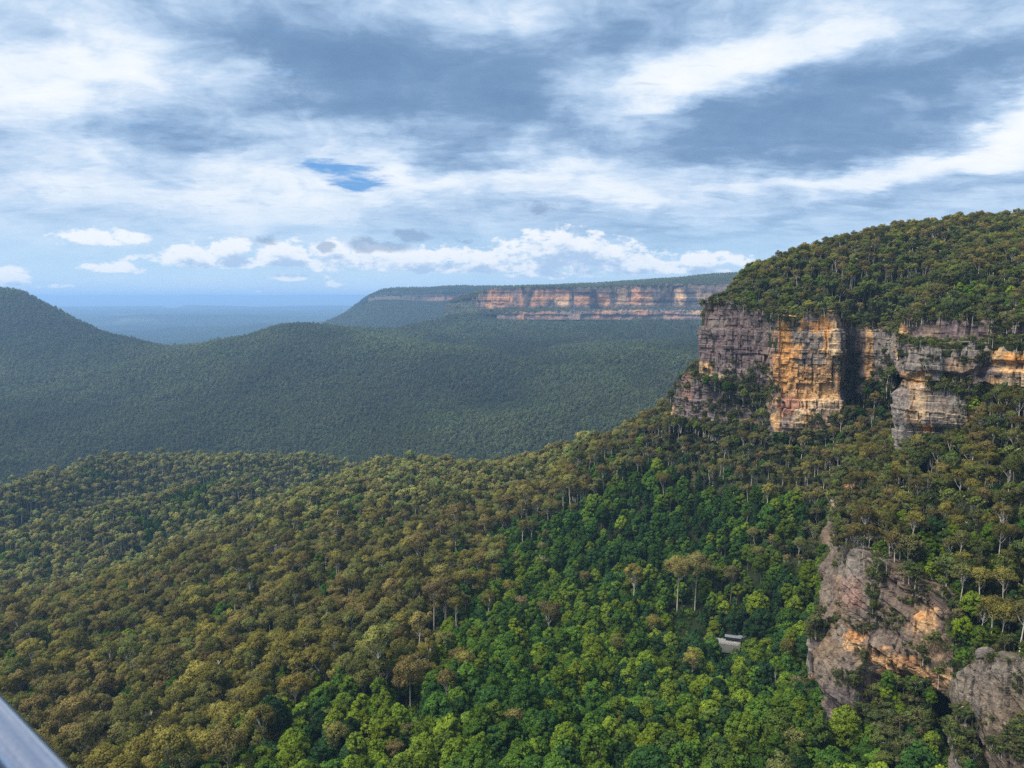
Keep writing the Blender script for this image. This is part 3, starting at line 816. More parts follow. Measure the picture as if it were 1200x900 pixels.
H2_CTRL = [(1000, 532, 478), (1030, 530, 470), (1055, 545, 406), (1090, 522, 396), (1130, 524, 390), (1152, 510, 388), (1166, 474, 382), (1200, 468, 372), (1290, 478, 356),
           (985, 562, 428), (979, 600, 384), (978, 632, 335), (1000, 644, 318), (1030, 666, 302), (1080, 684, 288), (1104, 698, 280), (1120, 748, 268), (1150, 752, 256), (1200, 752, 242), (1290, 745, 230),
           (1020, 600, 375), (1100, 600, 335), (1200, 600, 300), (1150, 690, 275), (1290, 600, 290)]
_h2 = Spline(H2_CTRL, canopy=8.0)
h2_z = lambda X, Y: _h2(X, Y) + 1.5 * fbm(X / 30, Y / 30, 14, 3)
h2_front = edge_fn([(px_, py_, Y_ + 6) for px_, py_, Y_ in [(977, 620, 350), (983, 640, 326), (1006, 652, 313), (1026, 668, 305), (1065, 682, 294), (1100, 698, 284), (1112, 730, 274), (1121, 788, 256), (1142, 774, 249), (1164, 771, 244), (1200, 772, 236), (1300, 760, 224), (1500, 750, 200)]])
h2_back = edge_fn([(976, 612, 356), (978, 590, 400), (982, 566, 428), (992, 548, 458), (1004, 530, 490), (1048, 540, 490), (1051, 548, 404), (1090, 522, 396), (1150, 524, 388), (1166, 474, 386), (1200, 468, 376), (1300, 480, 360), (1500, 480, 340)])
H2_A = (a_of(991, 640, 330), a_of(1420, 760, 230))
sheet('hill', 'wooded slope between the upper and lower cliffs', h2_z, h2_front, h2_back, H2_A[0], H2_A[1], 110, 70, 40)

# ledge above the near buttress
H3_CTRL = [(1052, 408, 410), (1085, 408, 400), (1130, 406, 392), (1160, 400, 388), (1200, 404, 374), (1290, 394, 360), (1054, 440, 505), (1080, 404, 470), (1120, 403, 458), (1172, 405, 440), (1215, 402, 428), (1290, 398, 415)]
_h3 = Spline(H3_CTRL, canopy=1.0)
h3_z = lambda X, Y: _h3(X, Y) + 0.6 * fbm(X / 9, Y / 9, 15, 3)
h3_front = edge_fn([(c[0], c[1], c[2] + 2) for c in B_PATH[2:]])
h3_back = edge_fn([(1050, 440, 500)] + [(c[0], c[3], c[4] + 2) for c in U_PATH[17:]])
sheet('hill', 'scrubby ledge above the grey buttress', h3_z, h3_front, h3_back, a_of(1053, 404, 410), a_of(1290, 396, 356), 60, 24, 20)

# ledge between the cliff nose and the lower tier
H4_CTRL = [(790, 464, 664), (815, 432, 632), (850, 446, 612), (868, 474, 604), (906, 480, 588), (838, 430, 700), (824, 444, 628), (866, 466, 604), (903, 474, 588), (850, 430, 740)]

# mesa top
MT_CTRL = [(520, 353, 5300), (560, 340, 4660), (600, 335, 4560), (700, 334, 4540), (780, 332, 4470), (845, 331, 4380), (900, 331, 4340), (1000, 330, 4320), (800, 326, 4750), (830, 322, 4900), (860, 319, 5000), (900, 318, 5000), (1000, 318, 5000), (700, 333, 5000), (600, 335, 5000), (560, 339, 5200),
           (700, 333.5, 6500), (600, 334, 6500), (860, 326, 6500), (1000, 326, 6500), (520, 350, 6500)]
_mt = Spline(MT_CTRL, canopy=17.0)
mt_z = lambda X, Y: _mt(X, Y) + 9 * fbm(X / 260, Y / 260, 16, 3)
mt_front = edge_fn([(c[0], c[1], c[2] + 25) for c in N1])
sheet('hill', 'tree-covered top of the distant mesa', mt_z, mt_front, lambda a: a * 0 + 6300, a_of(522, 356, 5200), a_of(998, 332, 4300), 130, 50, 150)
FM_CTRL = [(408, 366, 7300), (388, 379, 7200), (370, 392, 7200), (408, 368, 8500), (388, 382, 8500), (428, 350, 7350), (440, 344, 7050), (470, 342, 6960), (500, 341, 6960), (530, 340, 6900), (560, 339, 6900), (640, 339, 6900), (440, 345.5, 7600), (470, 341, 7600), (495, 340, 7600), (520, 337, 7600), (560, 337, 7600), (640, 336, 7600), (470, 343, 9000), (560, 338, 9000), (640, 337, 9000), (428, 350, 9000)]
_fm = Spline(FM_CTRL, canopy=0.0)
fm_z = lambda X, Y: _fm(X, Y) + 12 * fbm(X / 300, Y / 300, 18, 3)
fm_front = edge_fn([(370, 390, 7000), (400, 370, 7250)] + [(c[0], c[1], c[2] + 40) for c in N3])
sheet('hill', 'wooded top of the far hazy headland', fm_z, fm_front, lambda a: a * 0 + 8800, a_of(380, 385, 7000), a_of(640, 344, 6850), 90, 40, 200)


# ------------------------------------------------------------------ trees: a few models of each kind
def leaf_mesh(name, C, Nn, size, outward, rng, mats, extra=None):
    """cloud of small leaf sprays: centres, facing, size"""
    n = len(C)
    r = rng.normal(size=(n, 3))
    t = np.cross(Nn, r)
    t /= np.linalg.norm(t, axis=1)[:, None] + 1e-9
    b = np.cross(Nn, t)
    w = size[:, None] * 0.5
    h = w * rng.uniform(0.6, 1.0, (n, 1))
    bow = Nn * w * 0.25
    v = np.stack([C - t * w - bow, C - b * h * 0.9, C + t * w - bow, C + b * h], 1)
    verts = v.reshape(-1, 3)
    faces = np.arange(4 * n).reshape(n, 4)
    return verts, faces, np.repeat(outward, 4, 0)


def tube(path, radii, sides=5):
    path = np.asarray(path, float)
    n = len(path)
    d = np.gradient(path, axis=0)
    d /= np.linalg.norm(d, axis=1)[:, None] + 1e-9
    ref = np.array([1.0, 0.2, 0.1])
    t = np.cross(d, ref)
    t /= np.linalg.norm(t, axis=1)[:, None] + 1e-9
    b = np.cross(d, t)
    ang = np.arange(sides) / sides * 2 * math.pi
    ring = path[:, None] + np.asarray(radii)[:, None, None] * (np.cos(ang)[None, :, None] * t[:, None] + np.sin(ang)[None, :, None] * b[:, None])
    f = []
    for i in range(n - 1):
        for j in range(sides):
            k = (j + 1) % sides
            f.append((i * sides + j, i * sides + k, (i + 1) * sides + k, (i + 1) * sides + j))
    return ring.reshape(-1, 3), np.array(f)


def join(parts):
    V, F, o = [], [], 0
    for v, f in parts:
        V.append(v)
        F.append(f + o)
        o += len(v)
    return np.concatenate(V), np.concatenate(F)


def unit(v):
    return v / (np.linalg.norm(v, axis=-1, keepdims=True) + 1e-9)


def crown_mesh(name, lobes, per, leaf, rng, flat=1.0, low=-0.35, centre=None, soft=0.55, cw=0.35):
    """lobes: (centre, radius, squash)"""
    C, Nn, O, Sz, LV = [], [], [], [], []
    cc = np.mean([l[0] for l in lobes], axis=0) if centre is None else np.array(centre)
    for c, r, q in lobes:
        n = max(6, int(per * r * r))
        d = unit(rng.normal(size=(int(n * 1.8), 3)))
        d = d[d[:, 2] > low][:n]
        rad = r * rng.uniform(0.72, 1.08, (len(d), 1))
        C.append(c + d * rad * np.array([1, 1, q]))
        Nn.append(unit(d + rng.normal(0, 0.55, d.shape) + np.array([0, 0, 0.25])))
        O.append(unit(d * 0.7 + unit(c - cc + 1e-6) * cw + np.array([0, 0, 0.25])))
        Sz.append(leaf * rng.uniform(0.65, 1.35, len(d)))
        lv = rng.uniform(0.3, 0.7) + rng.normal(0, 0.2, len(d))
        LV.append(np.clip(lv, 0, 1))
    C, Nn, O = np.concatenate(C), np.concatenate(Nn), np.concatenate(O)
    Sz, LV = np.concatenate(Sz), np.concatenate(LV)
    O = unit(O * soft + Nn * (1 - soft))
    v, f, nn = leaf_mesh(name, C, Nn, Sz, O, rng, None)
    return v, f, nn, np.repeat(LV, 4)


def leaves_to_mesh(name, data, trunk=None, bark=None):
    v, f, nn, lv = data
    nl = len(f)
    mats = [M_LEAF]
    if trunk is not None:
        tv, tf = trunk
        f = np.concatenate([f, tf + len(v)])
        nn = np.concatenate([nn, np.zeros((len(tv), 3))])
        v = np.concatenate([v, tv])
        lv = np.concatenate([lv, np.zeros(len(tv))])
        mats.append(bark)
    me = make_mesh(name, v, f, mats, True)
    at = me.attributes.new('leafv', 'FLOAT', 'POINT')
    at.data.foreach_set('value', lv.astype(np.float32))
    if trunk is not None:
        mi = np.zeros(len(f), np.int32)
        mi[nl:] = 1
        me.polygons.foreach_set('material_index', mi)
    me.normals_split_custom_set_from_vertices([tuple(x) for x in nn])
    return me


def rainforest(seed, H=17.0, Rr=4.6, nlobe=15, per=62, leaf=0.75, shape='round'):
    rng = np.random.default_rng(seed)
    lobes = []
    for i in range(nlobe):
        ph = i * 2.399 + rng.uniform(-.5, .5)
        q = math.sqrt((i + 0.5) / nlobe)
        r = Rr * q * 0.82
        z = H - Rr * 0.3 - (q ** 2) * Rr * rng.uniform(0.8, 1.3) + rng.normal(0, Rr * .09)
        lr = Rr * rng.uniform(0.17, 0.33)
        lobes.append((np.array([r * math.cos(ph), r * math.sin(ph), z]), lr, 0.85))
    for i in range(nlobe // 2):      # lower skirts
        ph = rng.uniform(0, 6.28)
        r = Rr * rng.uniform(0.55, 0.85)
        lobes.append((np.array([r * math.cos(ph), r * math.sin(ph), H - Rr * rng.uniform(1.3, 2.2)]), Rr * rng.uniform(0.25, 0.4), 0.9))
    crown = crown_mesh('crown', lobes, per, leaf, rng)
    tr = [tube([(0, 0, -2), (rng.normal(0, .2), rng.normal(0, .2), H * .4), (rng.normal(0, .4), rng.normal(0, .4), H * .8)], [0.34, 0.26, 0.12])]
    for i in range(4):
        ph = rng.uniform(0, 6.28)
        tr.append(tube([(0, 0, H * .45), (Rr * .3 * math.cos(ph), Rr * .3 * math.sin(ph), H * .62), (Rr * .6 * math.cos(ph), Rr * .6 * math.sin(ph), H * .75)], [.15, .11, .05], 4))
    return crown, join(tr), H - Rr * 0.9, Rr


def column_tree(seed, H=17.0, Rr=2.7, per=40, leaf=0.85):
    rng = np.random.default_rng(seed)
    lobes = []
    for i in range(16):
        q = i / 15
        z = H * (0.38 + 0.58 * q)
        rr = Rr * (1 - q) ** 0.6 * 0.7
        ph = i * 2.4
        lobes.append((np.array([rr * math.cos(ph), rr * math.sin(ph), z]), Rr * (0.52 - 0.25 * q), 0.95))
    crown = crown_mesh('crown', lobes, per, leaf, rng)
    return crown, tube([(0, 0, -2), (0, 0, H * .5), (0, 0, H * .9)], [.3, .2, .08]), H * 0.68, Rr


def gum(seed, H=27.0, Rr=5.6, base=0.5, nb=5, per=22, leaf=0.8, dome=1.0, spread=1.0, clump=1.0, lean=0.6, tr_r=0.42):
    """tall tree: clean pale trunk, spreading limbs, leaf clumps at the limb ends with sky between"""
    rng = np.random.default_rng(seed)
    tr, lobes = [], []
    lx, ly = rng.normal(0, lean), rng.normal(0, lean)
    fork = np.array([lx, ly, H * base])
    top = np.array([lx * 1.6, ly * 1.6, H * 0.86])
    tr.append(tube([(0, 0, -2.5), (lx * .35, ly * .35, H * base * .5), fork, (fork + top) / 2, top], [tr_r, tr_r * .8, tr_r * .62, tr_r * .4, tr_r * .15], 6))
    for i in range(nb):
        ph = i * 6.283 / nb + rng.uniform(-.5, .5)
        st = fork + (top - fork) * rng.uniform(0, 0.75)
        ln = Rr * rng.uniform(0.6, 1.0) * spread
        mid = st + np.array([math.cos(ph) * ln * .45, math.sin(ph) * ln * .45, ln * rng.uniform(.45, .75)])
        zt = max(mid[2] + 1, H - dome * Rr * (0.25 + 0.75 * (ln / Rr) ** 2) * rng.uniform(0.75, 1.25))
        end = np.array([lx + math.cos(ph) * ln * .85, ly + math.sin(ph) * ln * .85, zt])
        tr.append(tube([st, mid, end], [tr_r * .42, tr_r * .26, .05], 4))
        for k in range(3):
            p2 = ph + rng.uniform(-0.9, 0.9)
            e2 = mid + (end - mid) * rng.uniform(.2, 1) + np.array([math.cos(p2), math.sin(p2), rng.uniform(.1, .8)]) * Rr * rng.uniform(.18, .42)
            tr.append(tube([mid, (mid + e2) / 2 + np.array([0, 0, .2]), e2], [tr_r * .22, .1, .035], 3))
            for q in range(2):
                c = e2 + rng.normal(0, Rr * .12, 3) * np.array([1, 1, .7])
                lobes.append((c, Rr * rng.uniform(.18, .30) * clump, .85))
        lobes.append((end, Rr * rng.uniform(.2, .3) * clump, .85))
    lobes = [l for l in lobes if rng.uniform() < 0.45]
    nd = 26
    for k in range(nd):
        if rng.uniform() < .2:
            continue
        p3 = k * 2.399 + rng.uniform(-.4, .4)
        q = math.sqrt((k + .5) / nd)
        c = np.array([lx + Rr * .84 * q * math.cos(p3), ly + Rr * .84 * q * math.sin(p3), H - Rr * .24 - q * q * Rr * dome * rng.uniform(.65, 1.2) + rng.normal(0, Rr * .13)]) + np.r_[rng.normal(0, Rr * .1, 2), 0]
        lobes.append((c, Rr * rng.uniform(.23, .37) * clump, .85))
        if k % 3 == 0:
            tr.append(tube([fork + (top - fork) * rng.uniform(.1, .7), c * .55 + fork * .45, c], [tr_r * .3, tr_r * .2, .05], 3))
    crown = crown_mesh('crown', lobes, per, leaf, rng, low=-0.6, soft=0.72, cw=0.7)
    return crown, join(tr), H - Rr * 0.75, Rr


def shrub(seed, Rr=1.6):
    rng = np.random.default_rng(seed)
    lobes = [(np.array([rng.normal(0, Rr * .4), rng.normal(0, Rr * .4), Rr * rng.uniform(.3, .9)]), Rr * rng.uniform(.35, .6), .85) for i in range(5)]
    return crown_mesh('leaves', lobes, 30, 0.55, rng), tube([(0, 0, -1), (0, 0, Rr)], [.07, .03], 3), Rr * .6, Rr


MODELS = {}       # kind -> list of dicts (crown mesh, trunk mesh, joined mesh, height of the crown's middle, radius)


def register(kind, made, bark):
    crown, trunk, zc, rr = made
    d = dict(zc=zc, r=rr, crown=leaves_to_mesh(kind + '_crown', crown), trunk=make_mesh(kind + '_trunk', trunk[0], trunk[1], [bark], True),
             whole=leaves_to_mesh(kind + '_whole', crown, trunk, bark))
    src = bpy.data.objects.new(kind + '_model', d['whole'])      # never linked: only a model for the far masses
    d['src'] = src
    MODELS.setdefault(kind, []).append(d)


for k in range(5):
    register('rain', rainforest(100 + k, H=(16, 18, 15, 17, 19)[k], Rr=(4.6, 4.0, 5.2, 4.4, 5.0)[k], nlobe=(26, 20, 32, 22, 28)[k]), M_BARK_DARK)
for k in range(2):
    register('column', column_tree(140 + k, H=(17, 20)[k], Rr=(2.7, 2.4)[k]), M_BARK_DARK)
for k in range(5):
    register('gum', gum(200 + k, per=34, leaf=.62, H=(26, 29, 24, 27, 23)[k], Rr=(5.4, 5.0, 6.0, 4.8, 5.4)[k], nb=(5, 6, 5, 4, 6)[k], base=(.5, .55, .42, .5, .4)[k]), M_BARK)
for k in range(4):
    register('scrub', gum(240 + k, H=(11, 13, 9.5, 12)[k], Rr=(3.4, 3.8, 3.6, 3.0)[k], base=.32, nb=5, per=42, leaf=0.62, tr_r=.2, lean=.4), M_BARK)
for k in range(4):
    register('fargum', rainforest(260 + k, H=(19, 22, 18, 20)[k], Rr=(5.2, 4.6, 5.8, 4.2)[k], nlobe=(12, 10, 14, 11)[k], per=8, leaf=1.7), M_BARK_DARK)
for k in range(4):
    register('midgum', gum(320 + k, H=(25, 22, 27, 23)[k], Rr=(5.0, 5.6, 4.8, 5.4)[k], nb=4, per=16, leaf=1.05, base=.5), M_BARK)
for k in range(3):
    register('shrub', shrub(280 + k, (1.5, 1.9, 1.3)[k]), M_BARK_DARK)


# ------------------------------------------------------------------ where the massif stands, so that no valley tree grows through it
def xy(rows, ti=0):
    return [tuple(P(c[5] if (ti and len(c) > 5) else c[0], c[3] if ti else c[1], c[4] if ti else c[2])[:2]) for c in rows]


MASSIF = xy(Q_PATH[::-1], 1) + xy(C_PATH[::-1], 1) + [tuple(P(1048, 540, 490)[:2]), tuple(P(1057, 500, 492)[:2]), tuple(P(1050, 450, 522)[:2]), tuple(P(1049, 460, 558)[:2]), tuple(P(1011, 456, 572)[:2]), tuple(P(989, 480, 584)[:2])] + xy(U_PATH[6:12][::-1], 1) + xy(L_PATH[::-1], 1) + \
    [tuple(P(860, 400, 1300)[:2]), (1500.0, 1900.0), (3000.0, 1500.0), (1500.0, 150.0)]


def inside(poly, X, Y):
    r = np.zeros(len(X), bool)
    n = len(poly)
    for i in range(n):
        x1, y1 = poly[i]
        x2, y2 = poly[(i + 1) % n]
        c = ((y1 > Y) != (y2 > Y)) & (X < (x2 - x1) * (Y - y1) / (y2 - y1 + 1e-12) + x1)
        r ^= c
    return r


def jitter(x0, x1, y0, y1, s, rng, amt=0.42):
    nx, ny = int((x1 - x0) / s) + 1, int((y1 - y0) / s) + 1
    gx, gy = np.meshgrid(np.arange(nx), np.arange(ny))
    X = x0 + (gx + 0.5 * (gy % 2)) * s + rng.uniform(-amt, amt, gx.shape) * s
    Y = y0 + gy * s + rng.uniform(-amt, amt, gx.shape) * s
    return X.ravel(), Y.ravel()


TREES = []        # arrays: kind index, model, x, y, z, scale, rot, tint


KINDS = ['rain', 'column', 'gum', 'scrub', 'fargum', 'shrub', 'midgum']
KI = {k: i for i, k in enumerate(KINDS)}
RAMP = {   # the leaf colours of each kind of tree
    'rain': [(0.034, 0.080, 0.022), (0.056, 0.118, 0.022), (0.094, 0.160, 0.022), (0.165, 0.215, 0.022), (0.032, 0.070, 0.026)],
    'column': [(0.022, 0.060, 0.024), (0.036, 0.086, 0.024)],
    'gum': [(0.136, 0.134, 0.046), (0.166, 0.144, 0.050), (0.158, 0.124, 0.053), (0.112, 0.130, 0.044), (0.190, 0.168, 0.046)],
    'scrub': [(0.088, 0.105, 0.040), (0.135, 0.122, 0.050), (0.070, 0.095, 0.038), (0.130, 0.155, 0.040)],
    'fargum': [(0.165, 0.185, 0.080), (0.195, 0.190, 0.086), (0.125, 0.165, 0.074), (0.185, 0.205, 0.080)],
    'midgum': [(0.176, 0.180, 0.068), (0.205, 0.184, 0.070), (0.190, 0.162, 0.068), (0.150, 0.174, 0.062), (0.220, 0.204, 0.068)],
    'shrub': [(0.065, 0.090, 0.030), (0.095, 0.100, 0.036), (0.055, 0.070, 0.030)]}
RAMP = {k: np.array(v) for k, v in RAMP.items()}
RAMP['gum'] *= np.array([1.14, 1.12, 1.06])
RAMP['midgum'] *= np.array([1.10, 1.12, 1.10])


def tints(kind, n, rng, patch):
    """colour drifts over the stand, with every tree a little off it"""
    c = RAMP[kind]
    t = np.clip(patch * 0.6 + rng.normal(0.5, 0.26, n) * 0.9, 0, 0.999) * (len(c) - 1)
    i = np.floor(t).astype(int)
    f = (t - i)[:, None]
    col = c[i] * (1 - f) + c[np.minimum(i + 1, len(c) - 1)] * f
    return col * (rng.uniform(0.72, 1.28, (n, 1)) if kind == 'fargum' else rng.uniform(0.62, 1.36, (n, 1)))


def add_trees(kind_arr, X, Y, Z, scale, rng, patch, squash=None):
    n = len(X)
    kind_arr = np.asarray(kind_arr)
    tint = np.zeros((n, 3))
    model = np.zeros(n, int)
    for k in np.unique(kind_arr):
        m = kind_arr == k
        tint[m] = tints(KINDS[k], m.sum(), rng, patch[m])
        model[m] = rng.integers(0, len(MODELS[KINDS[k]]), m.sum())
    TREES.append((kind_arr, model, X, Y, Z, scale, rng.uniform(0, 6.283, n), tint))


rng = np.random.default_rng(7)


def near_band(y0, y1, s):
    X, Y = jitter(-0.95 * y1, 0.85 * y1, y0, y1, s, rng)
    a = X / Y
    keep = (a > -0.86) & (a < 0.84) & ~inside(MASSIF, X, Y)
    X, Y = X[keep], Y[keep]
    Z = ground_z(X, Y)
    px, py = project(np.c_[X, Y, Z + 12])
    ok = (px > -140) & (px < 1330) & (py < 1030) & (py > 300)
    X, Y, Z, px, py = X[ok], Y[ok], Z[ok], px[ok], py[ok]
    # the gum forest keeps to the spur, the rainforest to the gully under the cliffs
    bx = np.interp(py, [480, 520, 560, 600, 640, 680, 720, 780, 830, 870, 900, 960], [790, 760, 700, 640, 585, 560, 530, 520, 430, 360, 260, 150])
    edge = (bx - px) + 58 * fbm(X / 42, Y / 42, 61, 4) + rng.normal(0, 11, len(X))
    gumzone = edge > 0
    upper = (py < np.interp(px, [700, 800, 900, 980, 1050], [520, 560, 575, 600, 560]) + 14 * fbm(X / 40, Y / 40, 63, 3)) & (px > 700)
    right = (px > 880) & (py > 560) & (py < 700) & (fbm(X / 30, Y / 30, 65, 3) > 0.42 - (px - 880) / 500)
    pocket = fbm(X / 38, Y / 38, 67, 4)
    k = np.full(len(X), KI['rain'])
    k[rng.uniform(size=len(X)) < 0.2] = KI['column']
    gm = (gumzone & (pocket < 0.34)) | upper | right | (rng.uniform(size=len(X)) < 0.022)
    k[gm] = np.where(rng.uniform(size=gm.sum()) < 0.86, KI['gum'], KI['rain'])
    sm = (upper | right) & gm
    u_ = rng.uniform(size=len(X))
    k[sm] = np.where(u_[sm] < .5, KI['scrub'], np.where(u_[sm] < .72, KI['rain'], KI['gum']))
    sc = rng.uniform(0.5, 1.08, len(X)) * np.where(rng.uniform(size=len(X)) < .06, 1.25, 1.0)
    sc[sm] *= np.where(k[sm] == KI['scrub'], 1.3, .72)
    sc[(k == KI['gum']) & ~sm] *= rng.uniform(0.85, 1.1, ((k == KI['gum']) & ~sm).sum())
    low = (k == KI['gum']) & ~sm & (rng.uniform(size=len(X)) < 0.2)
    k[low] = KI['rain']
    sc[low] = rng.uniform(.55, .8, low.sum())
    sc = np.where((k == KI['rain']) & ~low & (Y < 380), sc * np.interp(Y, [250, 380], [1.25, 1.0]), sc)
    drift = 0.5 + fbm(X / 70, Y / 70, 71, 4)
    # brightest where the gully opens, by the lookout deck and along the bottom
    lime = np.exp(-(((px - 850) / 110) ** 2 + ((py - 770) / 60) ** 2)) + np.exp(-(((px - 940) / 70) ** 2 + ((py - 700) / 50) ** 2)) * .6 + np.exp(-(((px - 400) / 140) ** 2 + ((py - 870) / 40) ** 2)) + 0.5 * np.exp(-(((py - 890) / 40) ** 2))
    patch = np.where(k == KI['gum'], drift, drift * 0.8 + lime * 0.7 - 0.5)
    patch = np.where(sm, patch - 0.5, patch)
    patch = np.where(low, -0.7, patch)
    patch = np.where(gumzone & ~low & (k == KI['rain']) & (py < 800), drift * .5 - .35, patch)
    far = smooth01(Y, 700, 1200)
    k = np.where((k == KI['gum']) & (Y > 720), KI['midgum'], k)
    add_trees(k, X, Y, Z - 0.3, sc, rng, patch)


near_band(150, 420, 5.1)
near_band(420, 800, 6.0)
near_band(800, 1700, 7.4)


def far_band(y0, y1, s):
    X, Y = jitter(-0.85 * y1, 0.45 * y1, y0, y1, s, rng)
    a = X / Y
    keep = (a > -0.84) & (a < 0.42)
    X, Y = X[keep], Y[keep]
    Z = ground_z(X, Y)
    px, py = project(np.c_[X, Y, Z + 12])
    ok = (px > -120) & (px < 960)
    X, Y, Z = X[ok], Y[ok], Z[ok]
    sc = rng.uniform(0.65, 1.35, len(X)) * (s / 10.5)
    k = np.full(len(X), KI['fargum'])
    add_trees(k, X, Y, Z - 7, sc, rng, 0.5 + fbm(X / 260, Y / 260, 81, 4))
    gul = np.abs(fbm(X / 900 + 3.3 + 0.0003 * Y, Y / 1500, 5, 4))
    TREES[-1][7][:] *= (np.clip(1.02 - 1.0 * gul, .4, 1.1) * (1.0 + 0.55 * fbm(X / 300, Y / 600, 82, 4)))[:, None] * np.array([0.78, 0.82, 0.92])  # damper gullies darker; fold shade and cloud-shadow patches also put into leaf tint
    TREES[-1][5][:] *= 1 + 0.4 * fbm(X / 90, Y / 120, 86, 3)


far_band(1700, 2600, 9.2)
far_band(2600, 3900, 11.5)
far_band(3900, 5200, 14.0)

# mesa top
X, Y = jitter(-900, 2000, 4300, 5600, 17, rng)
a = X / Y
ok = (a > a_of(530, 356, 5200)) & (a < 0.42) & (Y > mt_front(a) + 8)
X, Y = X[ok], Y[ok]
add_trees(np.full(len(X), KI['fargum']), X, Y, mt_z(X, Y) - 2, rng.uniform(0.55, 0.9, len(X)), rng, 0.4 + fbm(X / 300, Y / 300, 83, 3))
X, Y = jitter(-1900, 300, 5700, 7600, 20, rng)
a = X / Y
ok = (a > a_of(372, 385, 6500)) & (a < a_of(600, 360, 6500))
X, Y, a = X[ok], Y[ok], a[ok]
top = Y > fm_front(a) + 15
Z = np.where(top, fm_z(X, Y), ground_z(X, Y))
ok = top | (Y < fm_front(a) - 60)
add_trees(np.full(ok.sum(), KI['fargum']), X[ok], Y[ok], Z[ok] - 9, rng.uniform(0.8, 1.5, ok.sum()), rng, 0.2 + fbm(X[ok] / 300, Y[ok] / 300, 84, 3))
TREES[-1][7][:] *= 0.7
p_, n_ = CLIFF_PTS['distant mesa cliff with orange faces across the valley']
q = np.where(project(p_)[0] < 557)[0]
q = rng.choice(q, 420)
add_trees(np.full(420, KI['fargum']), p_[q, 0], p_[q, 1], p_[q, 2] - 9, rng.uniform(.5, .9, 420), rng, np.full(420, .2))
# terrace between its two tiers, and talus edge
n = 2600
tt = rng.uniform(0, 1, n)
apx = rng.uniform(545, 960, n)
f1 = np.interp(apx, [c[0] for c in N1], [c[4] for c in N1])
f2 = np.interp(apx, [c[0] for c in N2], [c[2] for c in N2])
z1 = np.interp(apx, [c[0] for c in N1], [c[3] for c in N1])
z2 = np.interp(apx, [c[0] for c in N2], [c[1] for c in N2])
pp = np.array([P(x_, b_ + (c_ - b_) * t_, y1_ + (y2_ - y1_) * t_) for x_, b_, c_, t_, y1_, y2_ in zip(apx, z1, z2, tt, f1, f2)])
add_trees(np.full(n, KI['fargum']), pp[:, 0], pp[:, 1], pp[:, 2] - 9, rng.uniform(0.5, 0.85, n), rng, np.full(n, 0.2))

# hilltop above the cliff
def on_sheet(zf, front, back, a0, a1, y0, y1, s, x0, x1, kindf, scf, patchf, sink=0.3):
    X, Y = jitter(x0, x1, y0, y1, s, rng)
    a = X / Y
    ok = (a > a0) & (a < a1)
    X, Y, a = X[ok], Y[ok], a[ok]
    ok = (Y > front(a)) & (Y < back(a))
    X, Y = X[ok], Y[ok]
    Z = zf(X, Y)
    px, py = project(np.c_[X, Y, Z + 8])
    ok = (px < 1440)
    X, Y, Z, px, py = X[ok], Y[ok], Z[ok], px[ok], py[ok]
    k = kindf(X, Y, px, py)
    add_trees(k, X, Y, Z - sink, scf(X, Y, px, py, k), rng, patchf(X, Y, px, py))


def h1_kind(X, Y, px, py):
    k = np.where(rng.uniform(size=len(X)) < 0.5, KI['scrub'], KI['gum'])
    k[rng.uniform(size=len(X)) < 0.07] = KI['rain']
    low = py > 330
    k[low & (rng.uniform(size=len(X)) < 0.6)] = KI['scrub']
    k[(px < 858) & (k != KI['scrub'])] = KI['scrub']
    k[(px > 1120) & (py > 330) & (rng.uniform(size=len(X)) < .45)] = KI['rain']
    return k


on_sheet(h1_z, lambda a: h1_front(a) + 1.5, lambda a: a * 0 + 820, H1_A[0], 0.98, 400, 820, 5.9, 100, 720, h1_kind,
         lambda X, Y, px, py, k: np.where(k == KI['gum'], 0.62, np.where(k == KI['rain'], 0.7, 1.2)) * rng.uniform(0.72, 1.25, len(X)) * np.interp(px, [822, 845, 880], [.4, .55, 1.0]),
         lambda X, Y, px, py: 0.35 + fbm(X / 50, Y / 50, 85, 4) + np.where(py < 330, 0.25, -0.2))


def h2_kind(X, Y, px, py):
    k = np.where(rng.uniform(size=len(X)) < 0.45, KI['scrub'], KI['gum'])
    lowr = (px > 1060) & (py > 610)
    k[lowr & (rng.uniform(size=len(X)) < .45)] = KI['rain']
    k[rng.uniform(size=len(X)) < 0.05] = KI['rain']
    return k


on_sheet(h2_z, lambda a: h2_front(a) + 1.0, lambda a: h2_back(a) - 1, H2_A[0] + 0.002, 0.97, 200, 500, 5.5, 60, 420, h2_kind,
         lambda X, Y, px, py, k: np.where(k == KI['gum'], 0.66, np.where(k == KI['rain'], 0.66, 1.15)) * rng.uniform(0.7, 1.2, len(X)),
         lambda X, Y, px, py: 0.3 + fbm(X / 30, Y / 30, 87, 4) + np.where((py > 520) & (py < 600), 0.2, 0))
TREES[-1][7][:] *= 0.84
on_sheet(h2_z, lambda a: h2_front(a) - 3.0, lambda a: h2_front(a) + 26, a_of(1060, 684, 290), 0.97, 200, 330, 3.1, 100, 300,
         lambda X, Y, px, py: rng.choice([KI['shrub'], KI['shrub'], KI['scrub'], KI['rain']], len(X)),
         lambda X, Y, px, py, k: np.where(k == KI['shrub'], 1.3, np.where(k == KI['scrub'], .55, .4)) * rng.uniform(0.7, 1.3, len(X)),
         lambda X, Y, px, py: 0.3 + fbm(X / 20, Y / 20, 95, 3))
TREES[-1][7][:] *= 0.9
